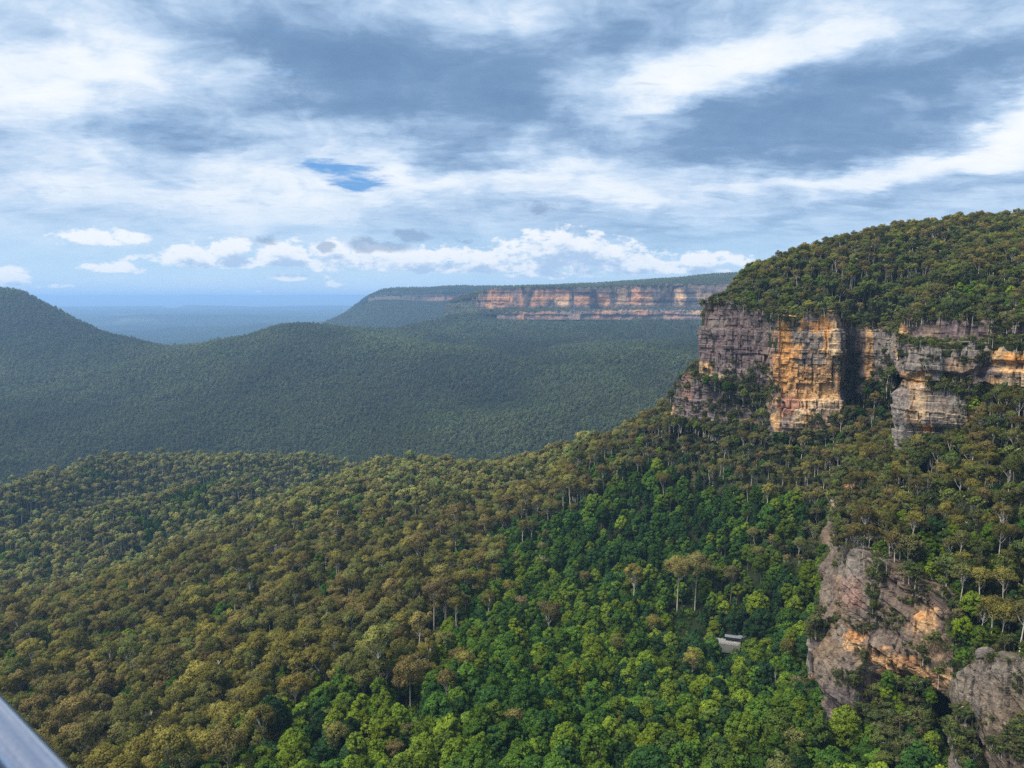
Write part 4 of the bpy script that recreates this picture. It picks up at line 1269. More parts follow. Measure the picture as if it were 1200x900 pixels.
on_sheet(h3_z, lambda a: h3_front(a) + 1.0, lambda a: h3_back(a) - 1, a_of(1056, 404, 410), 0.8, 350, 520, 2.7, 150, 420,
         lambda X, Y, px, py: np.where(rng.uniform(size=len(X)) < 0.82, KI['shrub'], KI['scrub']),
         lambda X, Y, px, py, k: np.where(k == KI['scrub'], 0.32, 0.9) * rng.uniform(0.7, 1.3, len(X)),
         lambda X, Y, px, py: 0.5 + fbm(X / 14, Y / 14, 89, 3), 0.2)

# ------------------------------------------------------------------ shrubs and small trees rooted on ledges of the cliffs (x, y, rx, ry, how many, largest scale)
LEDGES = [(984, 655, 9, 12, 40, .8), (996, 636, 10, 8, 24, .7), (870, 462, 30, 22, 90, 1.0), (855, 430, 8, 24, 22, 0.7), (838, 350, 16, 10, 30, 1.0), (850, 370, 8, 16, 14, .7), (890, 445, 22, 18, 40, .8), (905, 470, 14, 16, 40, .9), (815, 440, 22, 8, 30, .9), (800, 468, 18, 20, 60, .8), (840, 485, 30, 16, 90, 1.0), (880, 506, 26, 8, 50, .9),
          (988, 420, 12, 50, 50, .6), (1000, 440, 12, 20, 40, .7), (960, 498, 22, 10, 30, .7), (1035, 440, 14, 22, 50, .9), (1055, 440, 6, 24, 20, .7),
          (1110, 450, 26, 9, 60, .8), (1140, 470, 20, 16, 60, .9), (1165, 490, 20, 14, 60, 1.0), (1100, 424, 36, 10, 30, .6), (1190, 462, 26, 6, 50, .9), (1140, 420, 22, 6, 24, .6), (1065, 455, 8, 14, 10, .5), (1130, 500, 14, 12, 14, .6),
          (1025, 690, 10, 26, 60, .9), (1040, 725, 20, 14, 40, .7), (1012, 735, 8, 10, 20, .6), (1060, 762, 20, 8, 12, .5), (1085, 775, 6, 6, 10, .6), (990, 730, 10, 10, 20, .6), (995, 795, 18, 12, 70, .8), (1010, 775, 8, 14, 24, .7), (1070, 700, 18, 8, 24, .6), (1012, 840, 12, 26, 60, 1.0), (985, 712, 16, 10, 20, .5),
          (1120, 720, 10, 30, 40, .8), (1180, 872, 20, 14, 36, .8), (1195, 800, 10, 20, 16, .6), (1150, 845, 14, 8, 14, .5), (1195, 870, 14, 20, 60, 1.1), (980, 600, 8, 46, 60, .8), (985, 560, 6, 20, 8, .5), (970, 745, 20, 8, 40, .9), (960, 790, 14, 14, 14, .5), (1125, 880, 16, 16, 16, .5)]
allp = np.concatenate([v[0] for k, v in CLIFF_PTS.items() if 'distant' not in k and 'far ' not in k])
alln = np.concatenate([v[1] for k, v in CLIFF_PTS.items() if 'distant' not in k and 'far ' not in k])
cpx, cpy = project(allp)
for cx, cy, rx, ry, n, sc in LEDGES:
    m = np.where(((cpx - cx) / rx) ** 2 + ((cpy - cy) / ry) ** 2 < 1)[0]
    if len(m) == 0:
        continue
    # growth clusters on ledges
    w = np.clip(fbm(allp[m, 0] / 7 + allp[m, 1] / 9, allp[m, 2] / 4.5, 91, 3) + 0.35, 0.02, None)
    n = int(n * 1.7)
    q = rng.choice(m, size=n, p=w / w.sum())
    X, Y, Z = allp[q, 0] + alln[q, 0] * 0.2, allp[q, 1] + alln[q, 1] * 0.2, allp[q, 2]
    d = np.hypot(X, Y)
    k = np.where(rng.uniform(size=n) < 0.55, KI['shrub'], KI['scrub'])
    s = np.where(k == KI['scrub'], 0.5, 1.1) * sc * rng.uniform(0.6, 1.25, n) * np.clip(d / 480, 0.7, 1.15)
    add_trees(k, X, Y, Z - np.where(k == KI['scrub'], 1.0, 0.4), s, rng, rng.uniform(0, 0.9, n) - 0.1)
# scattered tufts everywhere on the faces
q = rng.choice(len(allp), size=900)
q = q[(fbm(allp[q, 0] / 16 + allp[q, 1] / 20, allp[q, 2] / 6, 93, 3) > 0.12)]
add_trees(np.full(len(q), KI['shrub']), allp[q, 0], allp[q, 1], allp[q, 2] - .3, rng.uniform(.3, .75, len(q)), rng, rng.uniform(0, .8, len(q)))
# trees and bushes along the foot and the rim of every near cliff
def along(path, ti, n, out0, out1, dz, kinds, s0, s1, tone, x0=-1e9, x1=1e9):
    c = np.array([P(q[5] if (ti and len(q) > 5) else q[0], q[3] if ti else q[1], q[4] if ti else q[2]) for q in path])
    d = np.r_[0, np.cumsum(np.linalg.norm(np.diff(c[:, :2], axis=0), axis=1))]
    u = rng.uniform(0, d[-1], n)
    p = np.stack([np.interp(u, d, c[:, k]) for k in range(3)], -1)
    p2 = np.stack([np.interp(u + .5, d, c[:, k]) for k in range(3)], -1)
    t = unit(p2[:, :2] - p[:, :2] + 1e-9)
    o = rng.uniform(out0, out1, n)
    X, Y = p[:, 0] + t[:, 1] * o, p[:, 1] - t[:, 0] * o
    Z = p[:, 2] + dz + rng.normal(0, .8, n)
    px, py = project(np.c_[X, Y, Z])
    ok = (px > x0) & (px < x1)
    k = rng.choice([KI[q] for q in kinds], n)
    s = rng.uniform(s0, s1, n) * np.where(k == KI['shrub'], 1.7, 1.0) * np.where(k == KI['rain'], .62, 1.0)
    add_trees(k[ok], X[ok], Y[ok], Z[ok], s[ok], rng, tone + rng.normal(0, .3, ok.sum()))


along(U_PATH[2:], 0, 420, -5, 1.0, -1.2, ['scrub', 'shrub', 'shrub'], .4, .85, .1)
along(U_PATH[1:19], 1, 260, 0.5, 9, -3.0, ['scrub', 'shrub', 'rain'], .5, .95, -.1)
along(L_PATH, 0, 260, -11, 0.5, -1.5, ['scrub', 'shrub'], .55, 1.0, -.1)
along(L_PATH, 1, 220, 0.5, 12, -4.5, ['scrub', 'rain', 'scrub'], .6, 1.0, -.1)
along(B_PATH[1:], 0, 150, -4, .6, -.8, ['scrub', 'shrub', 'shrub'], .3, .6, .3)
along(B_PATH[1:], 1, 260, 0.5, 9, -4.5, ['scrub', 'scrub', 'rain'], .6, 1.0, .3)
along(C_PATH, 0, 150, -4, .3, -.8, ['scrub', 'shrub', 'shrub'], .35, .7, .3)
along(C_PATH[:6], 0, 75, -3, 1.5, -2.0, ['scrub', 'shrub', 'scrub'], .45, .8, .2)
along(C_PATH[:5], 1, 45, .5, 6, 2.0, ['scrub', 'rain'], .6, 1.0, .2)
along(C_PATH, 1, 200, 0.5, 7, -4.0, ['scrub', 'rain', 'rain'], .55, .95, .3, 900, 1092)
along(P_PATH, 0, 60, -5, .4, -.8, ['scrub', 'shrub'], .4, .8, .1)
along(P_PATH, 1, 50, 1.0, 6, -4.5, ['rain', 'scrub'], .5, .9, .4)
along(Q_PATH[3:], 0, 60, -5, -.8, -.6, ['shrub'], .35, .6, .4)
along(Q_PATH[4:], 1, 50, .5, 6, -3.5, ['scrub', 'rain'], .5, .9, .4)
along(K_PATH, 0, 40, -6, .4, -.6, ['shrub', 'scrub'], .3, .7, .4)
# thicket under the overhang of the lower cliff
n = 150
tpx, tpy, tt = rng.uniform(1008, 1100, n), rng.uniform(0, 1, n), rng.uniform(0, 1, n)
pp = np.array([P(x_, np.interp(x_, [1008, 1030, 1080, 1125], [850, 812, 822, 850]) + t_ * 85, np.interp(x_, [1008, 1125], [288, 268]) - t_ * 20) for x_, t_ in zip(tpx, tt)])
kk = np.where(rng.uniform(size=n) < .7, KI['rain'], KI['scrub'])
add_trees(kk, pp[:, 0], pp[:, 1], pp[:, 2] - np.where(kk == KI['rain'], 9.0, 5), np.where(kk == KI['rain'], .6, .8) * rng.uniform(.7, 1.15, n), rng, rng.uniform(0.0, .7, n))

q_ = P(1119, 786, 262)
n = 14
X, Y = q_[0] + rng.uniform(-9, 5, n), q_[1] + rng.uniform(-6, 14, n)
kk = rng.choice([KI['shrub'], KI['shrub'], KI['scrub']], n)
add_trees(kk, X, Y, h2_z(X, Y) - .6, np.where(kk == KI['shrub'], 1.2, np.where(kk == KI['rain'], .42, .55)) * rng.uniform(.7, 1.2, n), rng, rng.uniform(0, .8, n))

T = [np.concatenate([np.atleast_1d(t[i]) for t in TREES]) for i in range(8)]
tk, tm, tX, tY, tZ, tS, tR, tT = T


# ------------------------------------------------------------------ trees that stand out, one by one
def on_ray(px, py, H, y0=180.0, y1=1500.0, zf=ground_z):
    """where on that line of sight a tree of height H has its top"""
    Y = np.linspace(y0, y1, 1400)
    r = np.array(pix_dir(px, py))
    X = r[0] / r[1] * Y
    Zr = r[2] / r[1] * Y
    g = zf(X, Y) + H
    i = np.argmax(Zr < g)
    return X[i], Y[i], zf(X[i:i + 1], Y[i:i + 1])[0]


def model(made, bark, name):
    crown, trunk, zc, rr = made
    return dict(zc=zc, r=rr, crown=leaves_to_mesh(name + '_crown', crown), trunk=make_mesh(name + '_trunk', trunk[0], trunk[1], [bark], True))


def tree(name, mdl, loc, rz, scale, tint, label, cat, group=None):
    root = link(bpy.data.objects.new(name, None))
    root.empty_display_size = 1.0
    root.location = loc
    root.rotation_euler = (0, 0, rz)
    root.scale = (scale,) * 3
    tag(root, label, cat, group)
    link(bpy.data.objects.new('trunk', mdl['trunk']), root)
    if mdl.get('crown'):
        c = link(bpy.data.objects.new('crown', mdl['crown']), root)
        c['tint'] = [float(v) for v in tint]
    return root


keep = np.ones(len(tX), bool)
tpx, tpy = project(np.c_[tX, tY, tZ + 11])


def clear(x, y, r, box=None, yfront=60.0):
    """no tree within r of the spot, none between it and the camera inside the window"""
    global keep
    low = np.hypot(tX - x, tY - y) <= r
    if box:
        low |= ((tpx > box[0]) & (tpx < box[2]) & (tpy > box[1]) & (tpy < box[3]) & (tY < y) & (tY > y - yfront))
    low &= (tk != KI['shrub']) & keep
    n = low.sum()
    tk[low] = KI['shrub']
    tm[low] = rng.integers(0, len(MODELS['shrub']), n)
    tS[low] = rng.uniform(1.3, 2.4, n)
    tT[low] = tints('rain', n, rng, np.full(n, -.3))


STANDOUT = [
    # px, top py, height, radius, fork, tint, bark, rz, dome, label, clear window
    (795, 652, 38, 8.0, .52, (0.120, 0.100, 0.034), M_BARK, 0.4, .9, 'tall gum with a straight white trunk above the lookout deck, left of a twin pair', (783, 700, 806, 752)),
    (816, 650, 37, 8.4, .46, (0.105, 0.094, 0.036), M_BARK, 2.2, .9, 'tall fork-limbed gum above the lookout deck, right of a twin pair', (806, 700, 828, 748)),
    (857, 664, 26, 5.4, .5, (0.085, 0.078, 0.036), M_BARK_DARK, 1.2, 1.0, 'dull brownish gum just right of the twin pale-trunked gums', None),
    (480, 772, 25, 8.2, .34, (0.128, 0.100, 0.036), M_BARK, 0.9, 1.0, 'broad tan gum with a round crown and forked pale trunk', (455, 800, 506, 850)),
    (508, 682, 31, 7.0, .55, (0.110, 0.082, 0.038), M_BARK, 0.0, .8, 'umbrella-crowned gum on one slender grey trunk at the edge of the rainforest', (494, 705, 522, 752)),
    (452, 735, 28, 5.6, .5, (0.118, 0.100, 0.036), M_BARK, 1.9, 1.0, 'olive gum with a thin pale trunk up left of the round tan gum', (444, 752, 462, 792)),
    (425, 786, 21, 5.2, .42, (0.105, 0.105, 0.034), M_BARK, 2.6, 1.0, 'small open gum with branching pale limbs left of the round tan gum', (414, 800, 436, 834)),
    (345, 790, 24, 6.4, .45, (0.135, 0.105, 0.028), M_BARK, 2.0, .9, 'yellowish gum with bare lower trunk low in the gum stand', (334, 806, 358, 842)),
    (607, 700, 16, 5.2, .3, (0.120, 0.092, 0.055), M_BARK_DARK, 2.0, .8, 'pinkish-brown domed tree alone amid the green rainforest', None),
    (634, 652, 17, 4.0, .3, (0.150, 0.140, 0.070), M_BARK_DARK, 2.0, .8, 'pale cream-flowered tree high in the green rainforest', None),
]
EXTRA = []
for i, (px_, py_, H_, R_, fk, tint_, bark_, rz_, dome_, lab, win) in enumerate(STANDOUT):
    mdl = model(gum(400 + i, H=H_, Rr=R_, base=fk, nb=6, per=26, leaf=0.66, dome=dome_, tr_r=.5 if H_ > 30 else .38, lean=.8), bark_, 'gum')
    x_, y_, z_ = on_ray(px_, py_, H_)
    clear(x_, y_, R_ * .75, win, 70)
    tree('gum_tree', mdl, (x_, y_, z_), rz_, 1.0, [c * (2.1 if H_ > 35 else 1.5) for c in tint_], lab, 'tree')
    EXTRA.append((x_, y_))
GREENS = [(1133, 722, 11, 4.0, (0.135, 0.20, 0.018), h2_z, 'bright lime green tree at the brink above the lower cliff', 0),
          (1012, 712, 9, 2.4, (0.085, 0.115, 0.02), None, 'small fresh green tree clinging to a crack in the lower cliff', 1)]
x_, y_, z_ = on_ray(1131, 724, 11, zf=h2_z)
clear(x_, y_, 3.2, (1115, 725, 1147, 768), 40)
tree('rainforest_tree', model(rainforest(451, H=11, Rr=4.0, nlobe=24, per=80, leaf=.6), M_BARK_DARK, 'lime'), (x_, y_, z_), .5, 1.0, (0.150, 0.215, 0.018), 'bright lime green tree at the brink above the lower cliff', 'tree')
p_ = P(1020, 708, 303)
tree('rainforest_tree', model(rainforest(452, H=7, Rr=2.8, nlobe=10, per=80, leaf=.6), M_BARK_DARK, 'ledge'), (p_[0], p_[1], p_[2] - 6), .5, 1.0, (0.085, 0.120, 0.02), 'small fresh green tree clinging to a ledge of the lower cliff', 'tree')


# bare, bleached trees
def dead_tree(px_, py_, H_, seed, lab, zf=ground_z, fall=0.0):
    made = gum(seed, H=H_, Rr=H_ * .26, base=.35, nb=6, per=1, tr_r=.3, lean=.7)
    me = make_mesh('dead_trunk', made[1][0], made[1][1], [M_DEAD], True)
    x, y, z = on_ray(px_, py_, H_, zf=zf)
    clear(x, y, 3.5, (px_ - 5, py_ - 2, px_ + 5, py_ + 26), 45)
    o = link(bpy.data.objects.new('dead_tree', me))
    o.location = (x, y, z)
    o.rotation_euler = (fall, fall * .4, seed)
    tag(o, lab, 'dead tree')


dead_tree(318, 634, 22, 501, 'bleached leafless tree on the brow of the near spur')
dead_tree(326, 636, 20, 502, 'second bleached leafless tree just right of another on the spur brow')
dead_tree(254, 772, 24, 503, 'grey bare-branched tree among the brown gums above the handrail')
dead_tree(267, 770, 25, 504, 'thin grey bare tree in a gap in the brown gums')
dead_tree(1137, 620, 11, 505, 'pale bare snag leaning out of the wooded slope', h2_z, 0.35)
dead_tree(910, 785, 17, 506, 'white forked snag in the green gully below the lower cliff')

# ------------------------------------------------------------------ lookout deck in the valley
M_TIMBER = mat_plain('weathered_timber', (0.20, 0.19, 0.175), 0.85, 0, .25, 1.2)
M_BATTEN = mat_plain('grey_battens', (0.25, 0.25, 0.225), 0.8, 0, .2, 1.5)
M_ROOF = mat_plain('grey_roof_sheet', (0.15, 0.165, 0.175), 0.6, 0.1, .15, .7)
M_STEEL_DARK = mat_plain('dark_steel', (0.05, 0.055, 0.06), 0.5, 0.3, .2, 2)
M_GLASS = mat_plain('dark_window', (0.02, 0.024, 0.028), 0.12, 0, .1, 1)


def bm_box(bm, c, s, rz=0.0):
    m = bmesh.ops.create_cube(bm, size=1.0)['verts']
    ca, sa = math.cos(rz), math.sin(rz)
    for v in m:
        x, y, z = v.co.x * s[0], v.co.y * s[1], v.co.z * s[2]
        v.co = (c[0] + x * ca - y * sa, c[1] + x * sa + y * ca, c[2] + z)


def bm_obj(name, bm, mat, parent=None, bevel=0.0):
    if bevel:
        bmesh.ops.bevel(bm, geom=bm.edges[:], offset=bevel, segments=1, affect='EDGES')
    me = bpy.data.meshes.new(name)
    bm.to_mesh(me)
    bm.free()
    me.materials.append(mat)
    return link(bpy.data.objects.new(name, me), parent)


DX, DY, DZ = on_ray(853, 752, 7.3)
clear(DX, DY, 11, (836, 733, 880, 763), 60)
clear(DX, DY, 4, (836, 757, 866, 784), 60)
clear(DX + 8, DY + 2, 8)
deck = link(bpy.data.objects.new('viewing_deck', None))
deck.location = (DX, DY, DZ)
deck.rotation_euler = (0, 0, R(-18))
DS = 0.8
deck.scale = (DS, DS, DS)
tag(deck, 'grey timber viewing deck with a small flat-roofed shelter in the rainforest', 'viewing deck')
DH = 8.8      # the deck stands this far above the slope
bm = bmesh.new()
for i in range(34):
    bm_box(bm, (-8.3 + i * 0.505, 0.0, DH), (0.47, 9.0, 0.12))
bm_obj('decking', bm, M_TIMBER, deck)
for x in (-8.0, -2.7, 2.7, 8.0):
    for y in (-4.1, 0, 4.1):
        bm = bmesh.new()
        bm_box(bm, (x, y, DH / 2 - 2.05), (.26, .26, DH + 3.9))
        bm_obj('post', bm, M_STEEL_DARK, deck)
bm = bmesh.new()
for i in range(93):
    bm_box(bm, (-8.35 + i * 0.18, -4.53, DH - 3.05), (.13, .05, 5.9))
for i in range(20):
    bm_box(bm, (-8.53, -4.4 + i * 0.18, DH - 3.05), (.05, .13, 5.9))
bm_obj('batten_skirt', bm, M_BATTEN, deck)


def balustrade(pts, parent, mat, h=1.1, gap=1.5, rails=4, name='balustrade'):
    bm = bmesh.new()
    for (x0, y0, z0), (x1, y1, z1) in zip(pts, pts[1:]):
        L = math.hypot(x1 - x0, y1 - y0)
        n = max(1, round(L / gap))
        rz = math.atan2(y1 - y0, x1 - x0)
        for i in range(n + 1):
            q = i / n
            bm_box(bm, (x0 + (x1 - x0) * q, y0 + (y1 - y0) * q, z0 + (z1 - z0) * q + h / 2), (.06, .06, h))
        for k in range(rails):
            v, f = tube([(x0, y0, z0 + h * (k + 1) / rails), (x1, y1, z1 + h * (k + 1) / rails)], [.032, .032], 5)
            bv = [bm.verts.new(p) for p in v]
            for q in f:
                bm.faces.new([bv[j] for j in q])
    return bm_obj(name, bm, mat, parent)


M_RAILG = mat_plain('galvanised_rail', (0.42, 0.43, 0.43), 0.45, 0.6, .1, 3)
balustrade([(-8.4, 4.4, DH + .06), (-8.4, -4.4, DH + .06), (8.4, -4.4, DH + .06)], deck, M_RAILG)
sh = link(bpy.data.objects.new('shelter', None), deck)
bm = bmesh.new()
bm_box(bm, (3.2, 4.3, DH + 1.55), (9.6, .12, 2.98))
bm_box(bm, (-1.6, 3.2, DH + 1.55), (.12, 2.1, 2.98))
bm_obj('wall', bm, M_BATTEN, sh)
bm = bmesh.new()
bm_box(bm, (3.4, 3.0, DH + 3.2), (11.4, 4.4, .16))
bm_box(bm, (9.8, 4.6, DH + 3.36), (6.0, 3.0, .12))
bm_obj('roof', bm, M_ROOF, sh)
for x in (1.2, 5.4):
    bm = bmesh.new()
    bm_box(bm, (x, 4.2, DH + 1.95), (3.4, .1, 1.5))
    w = bm_obj('window', bm, M_GLASS, sh)
for x in (-1.4, 3.3, 8.2):
    bm = bmesh.new()
    bm_box(bm, (x, 1.2, DH + 1.59), (.14, .14, 3.06))
    bm_obj('column', bm, M_STEEL_DARK, sh)

# visitors on it
SKIN = mat_plain('skin', (0.46, 0.30, 0.22), 0.6, 0, .05, 4)
CLOTH = [mat_plain('white_cloth', (0.78, 0.77, 0.74), .85, 0, .05, 4), mat_plain('pale_pink_cloth', (0.62, 0.45, 0.42), .85, 0, .05, 4), mat_plain('cream_cloth', (0.70, 0.64, 0.52), .85, 0, .05, 4)]
TROUSER = [mat_plain('denim', (0.07, 0.09, 0.14), .85, 0, .1, 4), mat_plain('khaki_cloth', (0.34, 0.29, 0.20), .85, 0, .1, 4)]
HAIR = mat_plain('dark_hair', (0.03, 0.022, 0.017), .6, 0, .2, 6)


def skinned(pts, edges, radii, root=0, sub=1):
    """one continuous figure grown round a skeleton; returns a finished mesh"""
    me = bpy.data.meshes.new('person')
    me.from_pydata(pts, edges, [])
    o = bpy.data.objects.new('person_rig', me)
    S.collection.objects.link(o)
    md = o.modifiers.new('skin', 'SKIN')
    md.use_smooth_shade = True
    for i, r in enumerate(radii):
        me.skin_vertices[0].data[i].radius = (r, r) if not isinstance(r, tuple) else r
        me.skin_vertices[0].data[i].use_root = i == root
    sd = o.modifiers.new('sub', 'SUBSURF')
    sd.levels = sd.render_levels = sub
    dg = bpy.context.evaluated_depsgraph_get()
    out = bpy.data.meshes.new_from_object(o.evaluated_get(dg))
    bpy.data.objects.remove(o)
    return out


def make_person(arm):
    #        pelvis          waist         chest         neck          head low      head top
    pts = [(0, 0, .92), (0, 0, 1.08), (0, .01, 1.33), (0, 0, 1.47), (0, -.015, 1.56), (0, -.01, 1.69)]
    edges = [(0, 1), (1, 2), (2, 3), (3, 4), (4, 5)]
    rad = [(.155, .115), (.135, .10), (.165, .115), .055, (.075, .09), (.07, .085)]
    for s in (-1, 1):
        b = len(pts)
        pts += [(s * .095, 0, .84), (s * .10, -.01, .48), (s * .105, .015, .08), (s * .115, -.12, .03)]
        edges += [(0, b), (b, b + 1), (b + 1, b + 2), (b + 2, b + 3)]
        rad += [.09, .06, .042, (.042, .03)]
        b = len(pts)
        ex = (s * .26, .03, 1.12) if arm == 0 else (s * .25, -.08, 1.14)
        hx = (s * .24, -.06, .88) if arm == 0 else (s * .16, -.34, 1.10)
        ff = (s * .235, -.09, .79) if arm == 0 else (s * .13, -.43, 1.09)
        pts += [(s * .19, .01, 1.38), ex, hx, ff]
        edges += [(2, b), (b, b + 1), (b + 1, b + 2), (b + 2, b + 3)]
        rad += [.06, .045, .034, (.038, .018)]
    return skinned(pts, edges, rad)


P_MESH = [make_person(0), make_person(1)]


def person(loc, rz, kind, shirt, trouser, label, group, hgt=1.0):
    me = P_MESH[kind].copy()
    for m in (SKIN, CLOTH[shirt], TROUSER[trouser], HAIR):
        me.materials.append(m)
    n = len(me.polygons)
    for pl in me.polygons:
        c = pl.center
        pl.use_smooth = True
        if c.z > 1.62 or (c.z > 1.52 and c.y > .03):
            pl.material_index = 3
        elif c.z > 1.46 or (abs(c.x) > .2 and c.z < 1.12 and c.z > .7) or c.y < -.2:
            pl.material_index = 0
        elif c.z > .95:
            pl.material_index = 1
        else:
            pl.material_index = 2
    o = link(bpy.data.objects.new('person', me))
    o.location = loc
    o.rotation_euler = (0, 0, rz)
    o.scale = (hgt,) * 3
    tag(o, label, 'person', group)


ca, sa = math.cos(R(-18)), math.sin(R(-18))
for i, (x, y, k, sh_, tr_) in enumerate([(-6.6, -3.9, 1, 0, 0), (-5.0, -3.7, 0, 0, 1), (-3.4, -3.9, 1, 0, 0), (-2.2, -3.2, 0, 1, 1), (-1.0, -3.9, 1, 0, 0), (0.4, -3.0, 0, 2, 0), (1.3, -3.9, 1, 0, 1),
                                        (2.6, -3.6, 0, 0, 0), (3.6, -3.9, 1, 2, 1), (5.0, -3.4, 0, 0, 0), (6.4, -3.9, 1, 1, 1), (-4.2, -1.5, 0, 0, 0)]):
    x, y = x * DS, y * DS
    wx, wy = DX + x * ca - y * sa, DY + x * sa + y * ca
    person((wx, wy, DZ + (DH + .065) * DS), R(-18) + (0.3 if k else i), k, sh_, tr_, 'small figure in light clothing standing among others on the viewing deck', 'visitors on the viewing deck', 0.94 + 0.015 * (i % 6))

# ------------------------------------------------------------------ railing and boulder on the promontory
p0, p1, p2 = P(1122, 789, 250), P(1136, 779, 248), P(1150, 768, 245)
rl = balustrade([tuple(p0 - np.array([0, 0, .9])), tuple(p1 - np.array([0, 0, .9])), tuple(p2 - np.array([0, 0, .9]))], None, M_RAILG, 1.1, 1.8, 3, 'safety_railing')
tag(rl, 'thin metal railing climbing the edge of the rock promontory', 'railing')
rngb = np.random.default_rng(9)
bm = bmesh.new()
bmesh.ops.create_icosphere(bm, subdivisions=4, radius=1.0)
for v in bm.verts:
    d = v.co.normalized()
    k = 1 + .22 * float(fbm(np.array([d.x * 1.6 + 3]), np.array([d.y * 1.6 + d.z * 2.1]), 77, 4)[0])
    v.co = Vector((d.x * 3.0 * k, d.y * 2.6 * k, max(d.z, -.8) * 2.1 * k + .5 * d.x))
b_o = bm_obj('boulder', bm, M_ROCK)
ca_ = b_o.data.color_attributes.new('rock', 'FLOAT_COLOR', 'POINT')
ca_.data.foreach_set('color', np.tile(np.array([.125, .11, .095, 1], np.float32), len(b_o.data.vertices)))
b_o.location = P(1154, 766, 246)
tag(b_o, 'weathered grey boulder capping the railed promontory', 'boulder')
clear(b_o.location.x, b_o.location.y, 3.5, (1128, 752, 1166, 784), 22)

# ------------------------------------------------------------------ the polished handrail by the camera
m, N, out = new_mat('brushed_stainless')
tc = N.add('ShaderNodeTexCoord')
gr = N.noise(N.vmath('MULTIPLY', tc.outputs['Object'], (260, 260, 4)), 1.0, 3, .6)
bs = N.add('ShaderNodeBsdfPrincipled')
N.put(bs.inputs['Base Color'], N.ramp(gr, [(.3, (.46, .44, .48)), (.7, (.62, .59, .64))]))
bs.inputs['Metallic'].default_value = 1.0
scr = N.noise(N.vmath('MULTIPLY', tc.outputs['Object'], (90, 90, 30)), 1.0, 6, .7)
N.put(bs.inputs['Roughness'], N.math('MULTIPLY_ADD', scr, .30, -.02))
N.l.new(bs.outputs[0], out.inputs[0])
M_STEEL = m
rail = link(bpy.data.objects.new('handrail', None))
ra = P(-30, 825, .72)
rb = P(62, 930, .58)
rail.location = ra
tag(rail, 'polished steel handrail tube crossing the bottom corner beside the camera', 'handrail')
ax = unit(rb - ra)
L0 = np.linalg.norm(rb - ra)
A0, A1 = -ax * 0.9, ax * (L0 + 0.45)
side = unit(np.cross(ax, np.array([0, 0, 1.0])))
n_ = 40
pth = A0[None] + (A1 - A0)[None] * np.linspace(0, 1, n_)[:, None]
tv, tf = tube(pth, [RAIL_R] * n_ if 'RAIL_R' in globals() else [0.0205] * n_, 48)
link(bpy.data.objects.new('tube', make_mesh('tube', tv, tf, [M_STEEL], True)), rail)
dn = np.array([0, 0, -1.0])
w_ = side * 0.004
pv_ = [A0 + dn * .026 - w_, A1 + dn * .026 - w_, A1 + dn * .95 - w_, A0 + dn * .95 - w_, A0 + dn * .026 + w_, A1 + dn * .026 + w_, A1 + dn * .95 + w_, A0 + dn * .95 + w_]
pf_ = [(0, 1, 2, 3), (7, 6, 5, 4), (0, 4, 5, 1), (3, 2, 6, 7), (0, 3, 7, 4), (1, 5, 6, 2)]
M_PANEL = mat_plain('added_panel_dark', (0.022, 0.018, 0.026), 0.35, 0, .2, 5)
link(bpy.data.objects.new('infill_panel', make_mesh('infill_panel', np.array(pv_), pf_, [M_PANEL])), rail)  # plate added under the tube for a dark corner and a dark reflected band
for q in (A0 + ax * .25, A1 - ax * .12):
    bot = q + np.array([0, 0, -1.0])
    v_, f_ = tube(np.array([q + np.array([0, 0, -.02]), q * .5 + bot * .5, bot]), [.02] * 3, 24)
    link(bpy.data.objects.new('post', make_mesh('post', v_, f_, [M_STEEL], True)), rail)

# ------------------------------------------------------------------ which trees show largest: those become things of their own
dist = np.sqrt(tX ** 2 + tY ** 2 + tZ ** 2)
zc = np.array([MODELS[KINDS[k]][m]['zc'] for k, m in zip(tk, tm)])
rr = np.array([MODELS[KINDS[k]][m]['r'] for k, m in zip(tk, tm)])
tpx, tpy = project(np.c_[tX, tY, tZ + zc * tS])
app = rr * tS / dist * FPX
cand = np.where(keep & (tk != KI['shrub']) & (dist < 560) & (tpx > 0) & (tpx < 1200) & (tpy > 0) & (tpy < 905))[0]
cand = cand[np.argsort(dist[cand])]
V_all, F_all, o_ = [], [], 0
for v, f in SHEETS[1:]:
    V_all.append(v)
    F_all.append(f + o_)
    o_ += len(v)
bvh = BVHTree.FromPolygons(np.concatenate(V_all).tolist(), np.concatenate(F_all).tolist())
taken = np.zeros((900, 1200), bool)
yy, xx = np.mgrid[0:900, 0:1200]
shown = np.zeros(len(tX))
for i in cand:
    r = app[i]
    x0, x1, y0, y1 = int(max(0, tpx[i] - r)), int(min(1200, tpx[i] + r + 1)), int(max(0, tpy[i] - r)), int(min(900, tpy[i] + r + 1))
    if x1 <= x0 or y1 <= y0:
        continue
    d = Vector((tX[i], tY[i], tZ[i] + zc[i] * tS[i] + rr[i] * .3))
    L = d.length
    hit = bvh.ray_cast(Vector((0, 0, 0)), d / L, L - 4)
    if hit[0] is not None:
        continue
    m_ = ((xx[y0:y1, x0:x1] - tpx[i]) ** 2 + (yy[y0:y1, x0:x1] - tpy[i]) ** 2) < (r * .85) ** 2
    sub = taken[y0:y1, x0:x1]
    shown[i] = (m_ & ~sub).sum()
    sub |= m_
N_IND = 300 - len(STANDOUT) - 2
pick = np.argsort(-shown)[:N_IND]
pick = pick[shown[pick] > 30]

